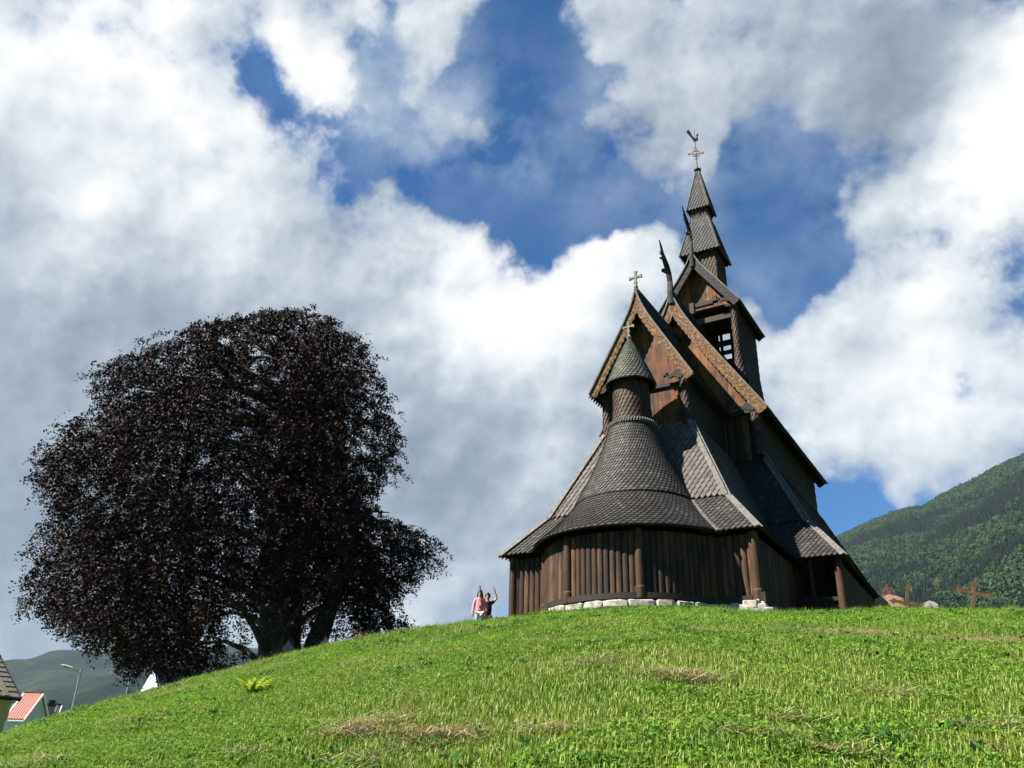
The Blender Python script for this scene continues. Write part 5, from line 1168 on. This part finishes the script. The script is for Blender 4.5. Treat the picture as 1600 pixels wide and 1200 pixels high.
cloud = [(1065, 195, 65, .7), (1000, 265, 38, .55), (1095, 290, 30, .3), (908, 178, 28, .6), (965, 40, 55, .8), (1040, 90, 60, .5), (1230, 100, 150, .6), (1350, 220, 70, .4), (1390, 345, 60, .35), (700, 45, 60, .55), (750, 195, 50, .5), (500, 140, 60, .8), (560, 60, 50, .35), (1570, 180, 130, 1.0), (1470, 520, 160, .9), (1330, 580, 100, .6), (1560, 800, 200, .5), (780, 470, 130, .9), (940, 425, 75, .9), (1010, 410, 45, .6), (1120, 480, 40, .5), (170, 150, 270, .7), (200, 450, 300, .6), (480, 430, 180, .7), (150, 800, 300, .9), (720, 750, 260, .9), (800, 450, 850, .70), (1140, 560, 60, .5), (20, 850, 150, .8), (400, 1000, 300, .4)]
bias = total([blob(*b_) for b_ in blue]+[blob(*b_) for b_ in cloud])
dens = math_(nt, 'ADD', math_(nt, 'ADD', math_(nt, 'MULTIPLY', math_(nt, 'SUBTRACT', n1, .5), 2.4), math_(nt, 'MULTIPLY', math_(nt, 'SUBTRACT', n5, .5), .9)), math_(nt, 'ADD', math_(nt, 'MULTIPLY', bias, .85), -.34))
mask = ramp(nt, dens, [(.0, (0, 0, 0)), (.10, (.14, .14, .14)), (.25, (.55, .55, .55)), (.42, (.88, .88, .88)), (.65, (1, 1, 1))])
vn = fb(7.5, 10, .62, (1.7, .4, .2)); vreg = total([blob(*b_) for b_ in [(600, 190, 130, .9), (720, 170, 110, .95), (500, 60, 110, .6), (800, 230, 60, .6), (1080, 210, 110, .9), (930, 180, 60, .7), (1000, 60, 90, .8), (1390, 300, 110, 1.0), (1240, 120, 100, .9), (900, 285, 45, .35), (960, 320, 60, .5), (1180, 450, 70, .5), (1420, 620, 90, .7), (1090, 330, 50, .4), (830, 120, 30, .3)]])
veil = math_(nt, 'MULTIPLY', math_(nt, 'MULTIPLY', math_(nt, 'SUBTRACT', vn, .40), 4.2, True), math_(nt, 'MULTIPLY', vreg, .62, True), True)
# brightness of the clouds: thick grey undersides and sunlit white heads
shade = total([blob(*b_) for b_ in [(1570, 190, 115, .62), (1420, 130, 60, -.06), (480, 90, 60, .3), (510, 160, 50, .28), (780, 470, 110, .42), (930, 415, 85, .36), (350, 340, 120, .25), (60, 40, 150, .25), (300, 60, 150, .2), (120, 330, 120, .2), (1440, 400, 110, .25), (1320, 600, 130, .28), (1500, 640, 100, .2), (840, 740, 42, .3), (600, 420, 120, .1), (1070, 190, 60, .1),
    (60, 620, 180, -.22), (220, 780, 240, -.26), (60, 900, 200, -.2), (660, 720, 150, -.30), (760, 620, 80, -.2), (560, 250, 90, -.1), (1480, 60, 110, -.2), (1330, 90, 110, -.22), (1330, 230, 90, -.18), (1370, 360, 70, -.22), (230, 230, 90, -.14), (430, 570, 130, -.2), (1540, 760, 120, -.12), (740, 880, 150, -.1), (780, 60, 60, -.2), (740, 240, 60, -.15)]])
relief = math_(nt, 'ADD', math_(nt, 'MULTIPLY', math_(nt, 'SUBTRACT', n1a, n1b), 1.5), math_(nt, 'MULTIPLY', math_(nt, 'SUBTRACT', n5a, n5b), .48))
n3 = fb(3.4, 9, .52, (.8, .2, .1))
br = math_(nt, 'ADD', math_(nt, 'MULTIPLY', math_(nt, 'SUBTRACT', n3, .5), 1.1), math_(nt, 'ADD', math_(nt, 'ADD', shade, relief), .50))
ccol = ramp(nt, br, [(.04, (.27, .33, .41)), (.30, (.40, .465, .55)), (.52, (.60, .665, .73)), (.74, (.82, .865, .90)), (.95, (1.04, 1.04, 1.04))])
skyc = mixc(nt, sky.outputs[0], (.028, .084, .128), 1.0, 'MULTIPLY')
fin = mixc(nt, mixc(nt, skyc, (.50, .60, .71), veil), ccol, mask)
nt.links.new(fin, bg.inputs['Color']); bg.inputs['Strength'].default_value = 0.285
w.cycles.sampling_method = 'MANUAL'; w.cycles.sample_map_resolution = 512

sc.view_settings.view_transform = 'Standard'; sc.view_settings.look = 'None'; sc.view_settings.exposure = 1.8; sc.view_settings.gamma = 1.0
sc.render.engine = 'CYCLES'; sc.cycles.max_bounces = 6; sc.cycles.diffuse_bounces = 2; sc.cycles.glossy_bounces = 2; sc.cycles.transparent_max_bounces = 8; sc.cycles.volume_bounces = 0; sc.cycles.use_denoising = True
